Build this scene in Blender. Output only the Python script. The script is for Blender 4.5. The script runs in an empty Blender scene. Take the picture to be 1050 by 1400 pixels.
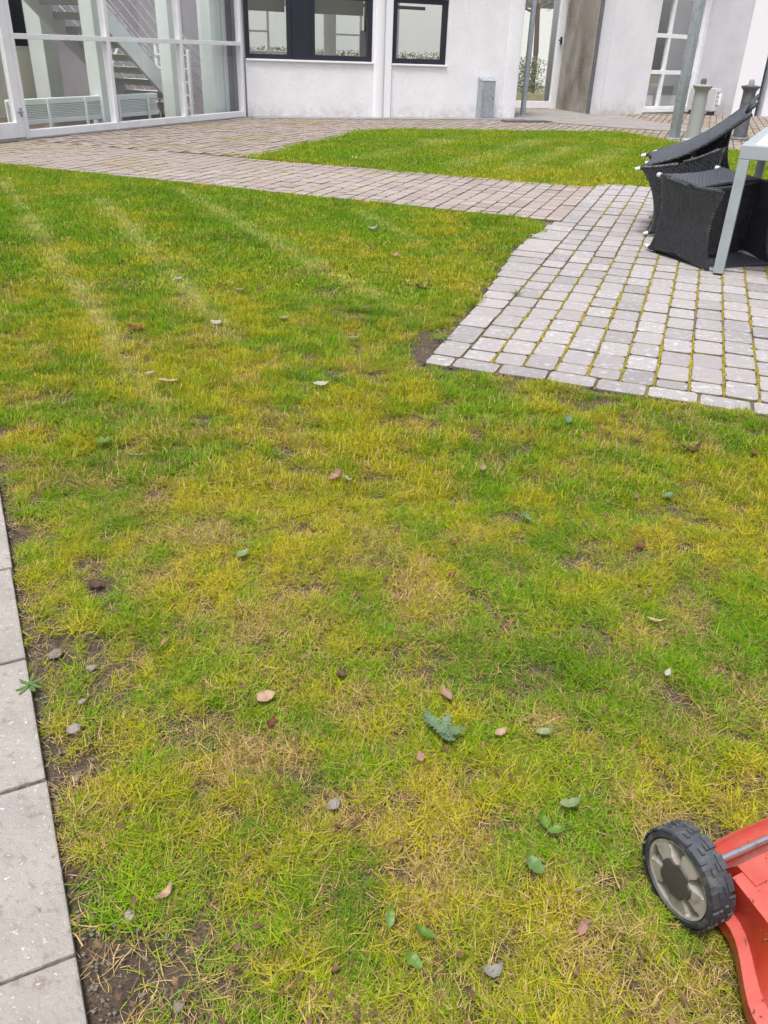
import bpy, bmesh, math, random
import numpy as np
from mathutils import Vector, Matrix, noise as mnoise

S = bpy.context.scene
COL = S.collection
random.seed(7)
RNG = np.random.default_rng(7)

# ------------------------------------------------------------------ camera, world, sun, exposure
cam_data = bpy.data.cameras.new('camera')
cam_data.sensor_fit = 'VERTICAL'
cam_data.sensor_height = 36.0
cam_data.sensor_width = 27.0
cam_data.lens = 36.0 * 1111.48 / 1400.0
cam_data.clip_start = 0.02
cam_data.clip_end = 500
cam = bpy.data.objects.new('camera', cam_data)
COL.objects.link(cam)
RIGHT = Vector((0.99930519, 0.01847287, 0.03237103))
DOWN = Vector((0.03727104, -0.49529164, -0.86792687))
FWD = Vector((0.0, 0.86853033, -0.49563602))
M = Matrix.Identity(4)
for i in range(3):
    M[i][0] = RIGHT[i]; M[i][1] = -DOWN[i]; M[i][2] = -FWD[i]
M[0][3], M[1][3], M[2][3] = 0.0, 0.0, 1.15
cam.matrix_world = M
S.camera = cam

SUN_EL, SUN_AZ = math.radians(70), math.radians(205)     # azimuth clockwise from +Y
world = bpy.data.worlds.new('World')
S.world = world
world.use_nodes = True
wn, wl = world.node_tree.nodes, world.node_tree.links
bg = wn['Background']
sky = wn.new('ShaderNodeTexSky')
sky.sky_type = 'NISHITA'
sky.sun_disc = False
sky.sun_elevation = SUN_EL
sky.sun_rotation = SUN_AZ
sky.air_density = 1.0
sky.dust_density = 6.0
sky.ozone_density = 1.0
hs = wn.new('ShaderNodeHueSaturation')                     # overcast: most of the blue is gone
hs.inputs['Saturation'].default_value = 0.58
wl.new(sky.outputs[0], hs.inputs['Color'])
wl.new(hs.outputs[0], bg.inputs['Color'])
bg.inputs['Strength'].default_value = 0.11

sun_data = bpy.data.lights.new('sun', 'SUN')
sun_data.energy = 1.5
sun_data.angle = math.radians(13)
sun_data.color = (1.0, 0.97, 0.93)
sun = bpy.data.objects.new('sun', sun_data)
COL.objects.link(sun)
sd = Vector((math.sin(SUN_AZ) * math.cos(SUN_EL), math.cos(SUN_AZ) * math.cos(SUN_EL), math.sin(SUN_EL)))
sun.rotation_euler = sd.to_track_quat('Z', 'Y').to_euler()
sun.location = (0, -5, 12)

S.view_settings.view_transform = 'Standard'
S.view_settings.look = 'None'
S.view_settings.gamma = 1.0
S.view_settings.use_curve_mapping = False
S.view_settings.exposure = 1.10
S.render.engine = 'CYCLES'
S.cycles.max_bounces = 8
S.cycles.transparent_max_bounces = 24

# ------------------------------------------------------------------ materials
def mat(name, base, rough=0.6, var=None, spots=None, bump=None, metallic=0.0, spec=0.4, coat=0.0, rnd=0.0, hue=None):
    """base colour + list of noise variations (colour, scale, lo, hi) + bump (scale, distance)"""
    m = bpy.data.materials.new(name)
    m.use_nodes = True
    n, l = m.node_tree.nodes, m.node_tree.links
    b = n['Principled BSDF']
    b.inputs['Roughness'].default_value = rough
    b.inputs['Metallic'].default_value = metallic
    b.inputs['Specular IOR Level'].default_value = spec
    b.inputs['Coat Weight'].default_value = coat
    geo = n.new('ShaderNodeNewGeometry')
    rgb = n.new('ShaderNodeRGB'); rgb.outputs[0].default_value = (*base, 1)
    cur = rgb.outputs[0]
    for (c, sc, lo, hi) in (var or []):
        t = n.new('ShaderNodeTexNoise')
        t.inputs['Detail'].default_value = 6
        t.inputs['Roughness'].default_value = 0.62
        if isinstance(sc, tuple):
            mp = n.new('ShaderNodeMapping')
            mp.inputs['Scale'].default_value = sc
            l.new(geo.outputs['Position'], mp.inputs['Vector'])
            l.new(mp.outputs[0], t.inputs['Vector'])
            t.inputs['Scale'].default_value = 1.0
        else:
            l.new(geo.outputs['Position'], t.inputs['Vector'])
            t.inputs['Scale'].default_value = sc
        r = n.new('ShaderNodeMapRange')
        r.inputs['From Min'].default_value = lo
        r.inputs['From Max'].default_value = hi
        l.new(t.outputs['Fac'], r.inputs['Value'])
        x = n.new('ShaderNodeMix'); x.data_type = 'RGBA'
        x.inputs[7].default_value = (*c, 1)
        l.new(r.outputs[0], x.inputs[0]); l.new(cur, x.inputs[6])
        cur = x.outputs[2]
    if rnd:
        oi = n.new('ShaderNodeObjectInfo')
        r = n.new('ShaderNodeMapRange')
        r.inputs['To Min'].default_value = 1 - rnd
        r.inputs['To Max'].default_value = 1 + rnd
        l.new(oi.outputs['Random'], r.inputs['Value'])
        hsv = n.new('ShaderNodeHueSaturation')
        l.new(cur, hsv.inputs['Color']); l.new(r.outputs[0], hsv.inputs['Value'])
        if hue:
            w = n.new('ShaderNodeTexWhiteNoise'); w.noise_dimensions = '1D'
            l.new(oi.outputs['Random'], w.inputs['W'])
            x = n.new('ShaderNodeMix'); x.data_type = 'RGBA'
            mu = n.new('ShaderNodeMath'); mu.operation = 'MULTIPLY'; mu.inputs[1].default_value = hue[1]
            l.new(w.outputs['Value'], mu.inputs[0]); l.new(mu.outputs[0], x.inputs[0])
            x.inputs[7].default_value = (*hue[0], 1)
            l.new(hsv.outputs[0], x.inputs[6])
            cur = x.outputs[2]
        else:
            cur = hsv.outputs[0]
    l.new(cur, b.inputs['Base Color'])
    prev = None
    for (sc, dist) in (bump or []):
        t = n.new('ShaderNodeTexNoise'); t.inputs['Scale'].default_value = sc
        t.inputs['Detail'].default_value = 5
        l.new(geo.outputs['Position'], t.inputs['Vector'])
        bp = n.new('ShaderNodeBump'); bp.inputs['Distance'].default_value = dist
        bp.inputs['Strength'].default_value = 1.0
        l.new(t.outputs['Fac'], bp.inputs['Height'])
        if prev: l.new(prev, bp.inputs['Normal'])
        prev = bp.outputs[0]
    if prev: l.new(prev, b.inputs['Normal'])
    return m

def splash(m, col, top):
    n, l = m.node_tree.nodes, m.node_tree.links
    b = n['Principled BSDF']; src = b.inputs['Base Color'].links[0].from_socket
    geo = n.new('ShaderNodeNewGeometry'); sp = n.new('ShaderNodeSeparateXYZ'); l.new(geo.outputs['Position'], sp.inputs[0])
    t = n.new('ShaderNodeTexNoise'); t.inputs['Scale'].default_value = 7; t.inputs['Detail'].default_value = 8; l.new(geo.outputs['Position'], t.inputs['Vector'])
    r = n.new('ShaderNodeMapRange'); r.inputs['From Min'].default_value = top; r.inputs['From Max'].default_value = 0.0; r.inputs['To Max'].default_value = 0.5
    l.new(sp.outputs['Z'], r.inputs['Value'])
    r2 = n.new('ShaderNodeMapRange'); r2.inputs['From Min'].default_value = 0.36; r2.inputs['From Max'].default_value = 0.66; l.new(t.outputs['Fac'], r2.inputs['Value'])
    q = n.new('ShaderNodeMath'); q.operation = 'MULTIPLY'; l.new(r.outputs[0], q.inputs[0]); l.new(r2.outputs[0], q.inputs[1])
    x = n.new('ShaderNodeMix'); x.data_type = 'RGBA'; l.new(q.outputs[0], x.inputs[0]); l.new(src, x.inputs[6]); x.inputs[7].default_value = (*col, 1)
    l.new(x.outputs[2], b.inputs['Base Color'])

def glass_mat(name, tint=(0.965, 0.985, 0.98), ior=1.45, rough=0.0):
    m = bpy.data.materials.new(name); m.use_nodes = True
    n, l = m.node_tree.nodes, m.node_tree.links
    n.remove(n['Principled BSDF'])
    tr = n.new('ShaderNodeBsdfTransparent'); tr.inputs[0].default_value = (*tint, 1)
    gl = n.new('ShaderNodeBsdfGlossy'); gl.inputs['Roughness'].default_value = rough
    # two-surface Schlick reflectance, the same from either side of the thin pane
    geo = n.new('ShaderNodeNewGeometry')
    dp = n.new('ShaderNodeVectorMath'); dp.operation = 'DOT_PRODUCT'
    l.new(geo.outputs['Incoming'], dp.inputs[0]); l.new(geo.outputs['Normal'], dp.inputs[1])
    def mth(op, a, b):
        q = n.new('ShaderNodeMath'); q.operation = op
        for i_, x_ in enumerate((a, b)):
            if x_ is None: continue
            if isinstance(x_, (int, float)): q.inputs[i_].default_value = x_
            else: l.new(x_, q.inputs[i_])
        return q.outputs[0]
    ca = mth('ABSOLUTE', dp.outputs['Value'], None)
    p5 = mth('POWER', mth('SUBTRACT', 1.0, ca), 5.0)
    r0 = 2 * ((ior - 1) / (ior + 1)) ** 2
    fac = mth('ADD', mth('MULTIPLY', p5, 1 - r0), r0)
    mx = n.new('ShaderNodeMixShader')
    l.new(fac, mx.inputs[0]); l.new(tr.outputs[0], mx.inputs[1]); l.new(gl.outputs[0], mx.inputs[2])
    l.new(mx.outputs[0], n['Material Output'].inputs[0])
    return m

MT = {}
MT['render'] = mat('white_render', (0.80, 0.80, 0.83), 0.9, var=[((0.71, 0.71, 0.74), 1.6, 0.42, 0.72), ((0.69, 0.68, 0.69), 28, 0.54, 0.72), ((0.45, 0.44, 0.43), 9, 0.75, 0.80), ((0.66, 0.65, 0.655), (5, 5, 1.5), 0.6, 0.85)], bump=[(55, 0.012), (140, 0.005)])
MT['render_grey'] = mat('grey_render', (0.52, 0.52, 0.56), 0.9, var=[((0.45, 0.45, 0.48), 3, 0.4, 0.75), ((0.42, 0.41, 0.40), 42, 0.60, 0.72)], bump=[(55, 0.012), (140, 0.005)])
MT['render_stained'] = mat('stained_render', (0.38, 0.36, 0.33), 0.9, var=[((0.24, 0.215, 0.18), (1.6, 1.6, 0.6), 0.38, 0.66), ((0.11, 0.09, 0.065), (0.9, 0.9, 0.4), 0.46, 0.64), ((0.36, 0.34, 0.31), 26, 0.55, 0.72)], bump=[(55, 0.012), (140, 0.005)])
splash(MT['render'], (0.36, 0.33, 0.29), 0.28); splash(MT['render_grey'], (0.28, 0.26, 0.23), 0.35); splash(MT['render_stained'], (0.20, 0.18, 0.14), 0.5)
MT['white_paint'] = mat('white_paint', (0.84, 0.84, 0.86), 0.35, var=[((0.72, 0.72, 0.74), 5, 0.5, 0.8)])
MT['white_smooth'] = mat('white_smooth', (0.76, 0.76, 0.80), 0.6, var=[((0.75, 0.75, 0.77), (4, 4, 0.6), 0.5, 0.8)])
MT['dark_frame'] = mat('dark_frame', (0.022, 0.024, 0.038), 0.35)
MT['galv'] = mat('galvanised', (0.42, 0.46, 0.50), 0.45, metallic=0.55, var=[((0.30, 0.32, 0.34), 14, 0.45, 0.7)], bump=[(30, 0.001)])
MT['galv_dark'] = mat('dark_galvanised', (0.13, 0.135, 0.15), 0.45, metallic=0.4, var=[((0.20, 0.2, 0.2), 14, 0.45, 0.7)])
MT['boll'] = mat('bollard_paint', (0.29, 0.31, 0.295), 0.5, var=[((0.28, 0.29, 0.27), 9, 0.5, 0.75)], bump=[(60, 0.001)])
MT['dark_plastic'] = mat('dark_plastic', (0.02, 0.02, 0.022), 0.5)
MT['glass'] = glass_mat('pane_glass')
MT['glass_win'] = glass_mat('coated_window_glass', tint=(0.93, 0.96, 0.96), ior=2.5)
MT['mint'] = mat('pale_mint_paint', (0.70, 0.75, 0.73), 0.5, var=[((0.64, 0.70, 0.68), 3, 0.4, 0.8)])
MT['stair_paint'] = mat('stair_paint', (0.84, 0.88, 0.89), 0.4)
MT['cream'] = mat('cream_wall', (0.66, 0.66, 0.58), 0.8)
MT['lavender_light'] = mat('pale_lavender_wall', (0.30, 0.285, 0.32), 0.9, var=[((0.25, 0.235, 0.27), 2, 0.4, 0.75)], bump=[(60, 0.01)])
MT['tile'] = mat('brown_tile', (0.13, 0.08, 0.05), 0.35, var=[((0.15, 0.10, 0.075), 4, 0.4, 0.7)])
MT['room_white'] = mat('room_white', (0.8, 0.8, 0.8), 0.9)
MT['room_grey'] = mat('room_grey', (0.5, 0.52, 0.52), 0.9)
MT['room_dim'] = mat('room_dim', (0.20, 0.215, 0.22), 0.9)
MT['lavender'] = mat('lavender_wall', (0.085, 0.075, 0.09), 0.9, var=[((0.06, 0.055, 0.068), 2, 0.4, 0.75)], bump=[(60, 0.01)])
MT['curtain'] = mat('curtain_cloth', (0.8, 0.8, 0.78), 0.9)
MT['soil'] = mat('soil', (0.085, 0.062, 0.045), 0.95, var=[((0.05, 0.036, 0.027), 16, 0.4, 0.65), ((0.17, 0.13, 0.10), 70, 0.58, 0.72)], bump=[(18, 0.03), (80, 0.012), (260, 0.004)])
MT['thatch'] = mat('lawn_thatch', (0.10, 0.105, 0.020), 0.95, var=[((0.075, 0.055, 0.035), 9, 0.52, 0.66), ((0.17, 0.155, 0.04), 5, 0.45, 0.7), ((0.05, 0.08, 0.012), 14, 0.5, 0.7)], bump=[(40, 0.02), (160, 0.008)])
MT['far_ground'] = mat('far_ground', (0.16, 0.17, 0.08), 0.95, var=[((0.20, 0.19, 0.15), 0.4, 0.4, 0.7)])
MT['slab'] = mat('concrete_slab', (0.275, 0.255, 0.235), 0.9, rnd=0.05, var=[((0.225, 0.21, 0.20), 7, 0.42, 0.7), ((0.20, 0.17, 0.15), 55, 0.56, 0.66), ((0.46, 0.45, 0.44), 110, 0.62, 0.68)], bump=[(90, 0.004), (300, 0.0015)])
MT['paver'] = mat('grey_paver', (0.25, 0.237, 0.245), 0.9, rnd=0.20, hue=((0.30, 0.275, 0.272), 0.6), var=[((0.25, 0.237, 0.238), 11, 0.42, 0.65), ((0.42, 0.41, 0.43), 30, 0.54, 0.66), ((0.20, 0.185, 0.175), 120, 0.58, 0.66), ((0.44, 0.43, 0.45), 150, 0.60, 0.66)], bump=[(60, 0.004), (220, 0.002)])
MT['paver_pink'] = mat('pinkish_paver', (0.25, 0.203, 0.185), 0.9, rnd=0.18, hue=((0.285, 0.25, 0.235), 0.7), var=[((0.24, 0.20, 0.19), 9, 0.42, 0.65), ((0.36, 0.33, 0.325), 26, 0.56, 0.66), ((0.20, 0.19, 0.11), 1.7, 0.56, 0.72)], bump=[(60, 0.004), (220, 0.002)])
MT['court'] = mat('courtyard_paver', (0.24, 0.20, 0.182), 0.9, var=[((0.18, 0.148, 0.128), 5, 0.42, 0.62), ((0.33, 0.29, 0.275), 13, 0.5, 0.7), ((0.21, 0.17, 0.07), 0.8, 0.54, 0.66)], bump=[(60, 0.004)])
MT['joint'] = mat('joint_sand', (0.11, 0.095, 0.07), 0.95, var=[((0.17, 0.15, 0.03), 3, 0.46, 0.58), ((0.06, 0.05, 0.04), 30, 0.5, 0.7)], bump=[(90, 0.006)])
MT['paver_edge'] = mat('paver_flank', (0.13, 0.112, 0.09), 0.95, var=[((0.17, 0.15, 0.045), 4, 0.47, 0.60), ((0.07, 0.06, 0.05), 40, 0.45, 0.7)], bump=[(120, 0.004)])
MT['moss'] = mat('joint_moss', (0.25, 0.205, 0.016), 0.95, var=[((0.12, 0.095, 0.02), 24, 0.45, 0.65), ((0.38, 0.32, 0.022), 12, 0.5, 0.7)], bump=[(140, 0.01)])
MT['concrete'] = mat('grey_concrete', (0.23, 0.215, 0.205), 0.9, var=[((0.17, 0.155, 0.145), 2.5, 0.42, 0.65), ((0.30, 0.28, 0.26), 40, 0.55, 0.7)], bump=[(80, 0.004)])
MT['alu'] = mat('table_aluminium', (0.34, 0.385, 0.40), 0.45, metallic=0.2, var=[((0.29, 0.33, 0.345), 8, 0.45, 0.75)])
MT['slatwhite'] = mat('table_slat', (0.60, 0.62, 0.66), 0.4, var=[((0.52, 0.54, 0.58), (3, 30, 3), 0.45, 0.75)])
MT['tyre'] = mat('rubber_tyre', (0.028, 0.031, 0.038), 0.6, var=[((0.09, 0.085, 0.078), 60, 0.52, 0.68), ((0.028, 0.03, 0.036), 25, 0.5, 0.7)], bump=[(300, 0.0006)])
MT['rim'] = mat('rim_plastic', (0.30, 0.28, 0.245), 0.5, var=[((0.17, 0.155, 0.13), 45, 0.5, 0.68)], bump=[(300, 0.0003)])
MT['hub'] = mat('hub_cap', (0.05, 0.045, 0.042), 0.6, var=[((0.075, 0.066, 0.055), 60, 0.5, 0.7)])
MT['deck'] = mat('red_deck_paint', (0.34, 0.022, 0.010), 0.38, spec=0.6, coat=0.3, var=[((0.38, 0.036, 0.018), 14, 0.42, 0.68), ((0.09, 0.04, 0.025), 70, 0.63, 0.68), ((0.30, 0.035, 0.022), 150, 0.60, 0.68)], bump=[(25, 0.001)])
def add_sheen_dust(m, col, amount):
    # sky sheen painted on the faces that look up, mixed with dust and bleaching
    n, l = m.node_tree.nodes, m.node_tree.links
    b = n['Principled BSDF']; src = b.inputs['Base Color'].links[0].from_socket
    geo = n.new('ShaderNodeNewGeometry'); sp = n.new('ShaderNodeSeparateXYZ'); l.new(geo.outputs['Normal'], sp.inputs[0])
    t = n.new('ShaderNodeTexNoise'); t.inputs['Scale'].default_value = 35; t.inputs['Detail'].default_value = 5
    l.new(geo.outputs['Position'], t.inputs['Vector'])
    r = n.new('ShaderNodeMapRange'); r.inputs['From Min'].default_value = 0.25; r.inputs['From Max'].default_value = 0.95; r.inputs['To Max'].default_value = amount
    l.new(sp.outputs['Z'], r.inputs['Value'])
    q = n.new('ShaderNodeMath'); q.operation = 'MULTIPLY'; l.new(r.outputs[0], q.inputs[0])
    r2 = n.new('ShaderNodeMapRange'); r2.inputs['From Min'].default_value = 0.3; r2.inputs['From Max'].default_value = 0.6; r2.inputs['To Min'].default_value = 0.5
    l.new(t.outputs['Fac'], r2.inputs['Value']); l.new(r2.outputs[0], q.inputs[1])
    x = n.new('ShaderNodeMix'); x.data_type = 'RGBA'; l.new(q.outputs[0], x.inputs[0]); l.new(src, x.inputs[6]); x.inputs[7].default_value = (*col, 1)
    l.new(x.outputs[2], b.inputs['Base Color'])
add_sheen_dust(MT['deck'], (0.46, 0.14, 0.115), 0.48)  # pink of the reflected sky put into the colour, plus faded paint
add_sheen_dust(MT['tyre'], (0.11, 0.12, 0.14), 0.35)  # bluish sky light painted on the top of the tyre
MT['steel'] = mat('bright_steel', (0.62, 0.63, 0.64), 0.28, metallic=0.9, var=[((0.45, 0.44, 0.42), 60, 0.55, 0.7)])
MT['engine'] = mat('engine_black', (0.015, 0.015, 0.016), 0.45)
MT['cap'] = mat('white_cap', (0.52, 0.52, 0.50), 0.5)
MT['ac_white'] = mat('ac_white', (0.74, 0.74, 0.74), 0.45)
MT['ac_grey'] = mat('ac_grey', (0.42, 0.42, 0.44), 0.5)
MT['bark'] = mat('bark', (0.14, 0.11, 0.09), 0.9, bump=[(20, 0.02)])
MT['hedge'] = mat('hedge_leaf', (0.12, 0.14, 0.07), 0.7, var=[((0.16, 0.17, 0.09), 6, 0.4, 0.7)])  # olive lightened to imitate the haze of reflections in the panes
MT['pebble'] = mat('pebble', (0.19, 0.165, 0.14), 0.9, rnd=0.25, var=[((0.2, 0.17, 0.15), 60, 0.45, 0.65)])

def weave_mat():
    m = bpy.data.materials.new('black_wicker'); m.use_nodes = True
    n, l = m.node_tree.nodes, m.node_tree.links
    b = n['Principled BSDF']
    b.inputs['Roughness'].default_value = 0.42
    b.inputs['Specular IOR Level'].default_value = 0.55
    uv = n.new('ShaderNodeUVMap')
    br = n.new('ShaderNodeTexBrick')
    br.offset = 0.5; br.squash = 1.0
    br.inputs['Scale'].default_value = 1.0
    br.inputs['Brick Width'].default_value = 0.030
    br.inputs['Row Height'].default_value = 0.019
    br.inputs['Mortar Size'].default_value = 0.0034
    br.inputs['Mortar Smooth'].default_value = 0.8
    br.inputs['Color1'].default_value = (0.018, 0.020, 0.026, 1)
    br.inputs['Color2'].default_value = (0.045, 0.048, 0.060, 1)
    br.inputs['Mortar'].default_value = (0.004, 0.004, 0.006, 1)
    l.new(uv.outputs[0], br.inputs['Vector'])
    geo = n.new('ShaderNodeNewGeometry')
    t = n.new('ShaderNodeTexNoise'); t.inputs['Scale'].default_value = 7; t.inputs['Detail'].default_value = 5
    l.new(geo.outputs['Position'], t.inputs['Vector'])
    r = n.new('ShaderNodeMapRange'); r.inputs['From Min'].default_value = 0.45; r.inputs['From Max'].default_value = 0.75
    l.new(t.outputs['Fac'], r.inputs['Value'])
    mx = n.new('ShaderNodeMix'); mx.data_type = 'RGBA'
    mm = n.new('ShaderNodeMath'); mm.operation = 'MULTIPLY'; mm.inputs[1].default_value = 0.35
    l.new(r.outputs[0], mm.inputs[0]); l.new(mm.outputs[0], mx.inputs[0])
    l.new(br.outputs['Color'], mx.inputs[6]); mx.inputs[7].default_value = (0.055, 0.054, 0.054, 1)
    l.new(mx.outputs[2], b.inputs['Base Color'])
    bp = n.new('ShaderNodeBump'); bp.inputs['Distance'].default_value = 0.010; bp.invert = True
    l.new(br.outputs['Fac'], bp.inputs['Height']); l.new(bp.outputs[0], b.inputs['Normal'])
    return m
MT['wicker'] = weave_mat()
add_sheen_dust(MT['wicker'], (0.11, 0.12, 0.145), 0.45)  # bluish sky sheen painted into the upward wicker

# ------------------------------------------------------------------ mesh helpers
class MB:
    def __init__(s): s.v = []; s.f = []; s.uv = None
    def add(s, vs, fs):
        o = len(s.v); s.v += [tuple(p) for p in vs]; s.f += [tuple(i + o for i in f) for f in fs]; return s
    def box(s, lo, hi, bev=0.0):
        c = [(lo[i] + hi[i]) / 2 for i in range(3)]; h = [(hi[i] - lo[i]) / 2 for i in range(3)]
        return s.obox(c, (1, 0, 0), (0, 1, 0), (0, 0, 1), h, bev)
    def obox(s, c, ax, ay, az, h, bev=0.0):
        c, ax, ay, az = Vector(c), Vector(ax), Vector(ay), Vector(az)
        if bev <= 0:
            vs = [c + ax * (i * h[0]) + ay * (j * h[1]) + az * (k * h[2]) for k in (-1, 1) for j in (-1, 1) for i in (-1, 1)]
            fs = [(0, 2, 3, 1), (4, 5, 7, 6), (0, 1, 5, 4), (2, 6, 7, 3), (0, 4, 6, 2), (1, 3, 7, 5)]
            return s.add(vs, fs)
        bm = bmesh.new(); bmesh.ops.create_cube(bm, size=2)
        for v in bm.verts: v.co = Vector((v.co.x * h[0], v.co.y * h[1], v.co.z * h[2]))
        bmesh.ops.bevel(bm, geom=list(bm.edges), offset=min(bev, 0.9 * min(h)), segments=2, affect='EDGES', profile=0.6)
        bm.verts.index_update()
        vs = [c + ax * v.co.x + ay * v.co.y + az * v.co.z for v in bm.verts]
        fs = [tuple(v.index for v in f.verts) for f in bm.faces]
        bm.free()
        return s.add(vs, fs)
    def tube(s, pts, r, seg=10, cap=True):
        pts = [Vector(p) for p in pts]; n = len(pts)
        rs = r if isinstance(r, (list, tuple)) else [r] * n
        vs, fs = [], []
        for i, p in enumerate(pts):
            t = (pts[min(i + 1, n - 1)] - pts[max(i - 1, 0)]).normalized()
            a = t.cross(Vector((0, 0, 1)))
            if a.length < 1e-3: a = t.cross(Vector((0, 1, 0)))
            a.normalize(); b = t.cross(a)
            for k in range(seg):
                q = 2 * math.pi * k / seg
                vs.append(p + (a * math.cos(q) + b * math.sin(q)) * rs[i])
        for i in range(n - 1):
            for k in range(seg):
                k2 = (k + 1) % seg
                fs.append((i * seg + k, i * seg + k2, (i + 1) * seg + k2, (i + 1) * seg + k))
        if cap:
            fs.append(tuple(range(seg))); fs.append(tuple(range((n - 1) * seg, n * seg))[::-1])
        return s.add(vs, fs)
    def lathe(s, c, prof, seg=24, axis=None):
        """prof: list of (r, h) along axis"""
        c = Vector(c); az = Vector(axis or (0, 0, 1)).normalized()
        ax = az.orthogonal().normalized(); ay = az.cross(ax)
        vs, fs = [], []
        for (r, h) in prof:
            for k in range(seg):
                q = 2 * math.pi * k / seg
                vs.append(c + az * h + (ax * math.cos(q) + ay * math.sin(q)) * r)
        for i in range(len(prof) - 1):
            for k in range(seg):
                k2 = (k + 1) % seg
                fs.append((i * seg + k, i * seg + k2, (i + 1) * seg + k2, (i + 1) * seg + k))
        fs.append(tuple(range(seg))[::-1]); fs.append(tuple(range((len(prof) - 1) * seg, len(prof) * seg)))
        return s.add(vs, fs)
    def prism(s, poly, z0, z1):
        n = len(poly)
        vs = [(p[0], p[1], z0) for p in poly] + [(p[0], p[1], z1) for p in poly]
        fs = [tuple(range(n))[::-1], tuple(range(n, 2 * n))] + [(i, (i + 1) % n, n + (i + 1) % n, n + i) for i in range(n)]
        return s.add(vs, fs)
    def mesh(s, name, m=None, smooth=False):
        me = bpy.data.meshes.new(name)
        me.from_pydata(s.v, [], s.f)
        me.validate()
        bm = bmesh.new(); bm.from_mesh(me)
        bmesh.ops.recalc_face_normals(bm, faces=list(bm.faces)); bm.to_mesh(me); bm.free()
        if s.uv is not None:
            ul = me.uv_layers.new(name='UVMap')
            for lp in me.loops: ul.data[lp.index].uv = s.uv[lp.vertex_index]
        if m: me.materials.append(m)
        if smooth:
            me.polygons.foreach_set('use_smooth', [True] * len(me.polygons))
        return me

def link(name, me, parent=None):
    o = bpy.data.objects.new(name, me)
    COL.objects.link(o)
    if parent: o.parent = parent
    return o
def ob(name, mb, m, parent=None, smooth=False, autosmooth=False):
    me = mb.mesh(name, m, smooth or autosmooth)
    if autosmooth: me.set_sharp_from_angle(angle=math.radians(35))
    return link(name, me, parent)
def sub(name, mb, m, parent, **k):
    """mesh built in world coordinates, hung under a parent that stands somewhere else"""
    o = ob(name, mb, m, None, **k)
    o.parent = parent
    p = parent; mw = Matrix.Identity(4); ch = []
    while p: ch.append(p); p = p.parent
    for q in reversed(ch): mw = mw @ (q.matrix_parent_inverse @ q.matrix_basis)
    o.matrix_parent_inverse = mw.inverted()
    return o
def tag(o, label=None, cat=None, group=None, kind=None):
    if label: o['label'] = label
    if cat: o['category'] = cat
    if group: o['group'] = group
    if kind: o['kind'] = kind
    return o
def thing(name, label, cat, loc=(0, 0, 0), group=None):
    o = bpy.data.objects.new(name, None); COL.objects.link(o); o.location = loc
    o.empty_display_size = 0.1
    return tag(o, label, cat, group)
def struct(name, mb, m, **k):
    return tag(ob(name, mb, m, **k), kind='structure')

V2 = lambda x, y: Vector((x, y))
def unit(x, y):
    l = math.hypot(x, y); return (x / l, y / l)

# value noise in numpy
def vnoise(x, y, scale, seed):
    r = np.random.default_rng(seed); g = r.random((128, 128))
    u = np.asarray(x) / scale + 57.3; v = np.asarray(y) / scale + 31.7
    iu = np.floor(u).astype(int); iv = np.floor(v).astype(int)
    fu = u - iu; fv = v - iv
    fu = fu * fu * (3 - 2 * fu); fv = fv * fv * (3 - 2 * fv)
    a = g[iu % 128, iv % 128]; b = g[(iu + 1) % 128, iv % 128]; c = g[iu % 128, (iv + 1) % 128]; d = g[(iu + 1) % 128, (iv + 1) % 128]
    return (a * (1 - fu) + b * fu) * (1 - fv) + (c * (1 - fu) + d * fu) * fv
def fbm(x, y, scale, seed):
    return 0.55 * vnoise(x, y, scale, seed) + 0.28 * vnoise(x, y, scale / 2.1, seed + 1) + 0.17 * vnoise(x, y, scale / 4.3, seed + 2)

# patio frame: s along E2 (to the right), t along E1 (away)
P0 = (0.14, 3.29); E1 = (0.3213, 0.947); E2 = (0.947, -0.3213)
def ST(s, t): return (P0[0] + E2[0] * s + E1[0] * t, P0[1] + E2[1] * s + E1[1] * t)

# ------------------------------------------------------------------ ground, soil, lawns
g = MB(); g.add([(-60, -40, -0.06), (60, -40, -0.06), (60, 90, -0.06), (-60, 90, -0.06)], [(0, 1, 2, 3)])
struct('ground', g, MT['far_ground'])

SLAB_DIR = unit(-0.488, 0.955)                       # the slab path's right edge runs this way
SLAB_A = (-0.369, 0.600)
def slab_pt(d, off=0.0): return (SLAB_A[0] + SLAB_DIR[0] * d - SLAB_DIR[1] * off, SLAB_A[1] + SLAB_DIR[1] * d + SLAB_DIR[0] * off)

EDGE = [(0, 0), (.8, -.01), (1.5, -.05), (2.3, -.115), (2.8, -.11), (3.1, -.09), (3.45, -.07), (3.66, -.03)]
def s_out(t): return float(np.interp(t, [e[0] for e in EDGE], [e[1] for e in EDGE]))
def t_low(s): return 3.66 + max(0.0, -s - 0.4) * 0.05
LAWN1 = [slab_pt(-1.2, 0.04), (2.6, -0.9), (6.5, 0.9), ST(6.0, -0.005), ST(0, -0.005)] + [ST(s_ - 0.005, t_) for t_, s_ in EDGE[1:-1]] + [ST(-0.16, 3.60), ST(-0.40, 3.66), ST(-8.0, t_low(-8.0)), slab_pt(8.6, 0.04)]
LAWN2 = [(-1.68, 10.18), (-0.9, 12.7), (-0.51, 14.01), (0.0, 14.55), (0.67, 14.80), (1.9, 15.05), (3.24, 15.55), (3.85, 15.68), (4.12, 15.0), (4.30, 14.2), (4.65, 13.5), (5.3, 12.4), (7.2, 10.4), ST(3.6, 6.22), ST(0.02, 6.18), ST(0.0, 5.78), ST(-1.29, 5.78)]
def sheet(poly, z): 
    m = MB(); m.add([(p[0], p[1], z) for p in poly], [tuple(range(len(poly)))]); return m
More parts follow.
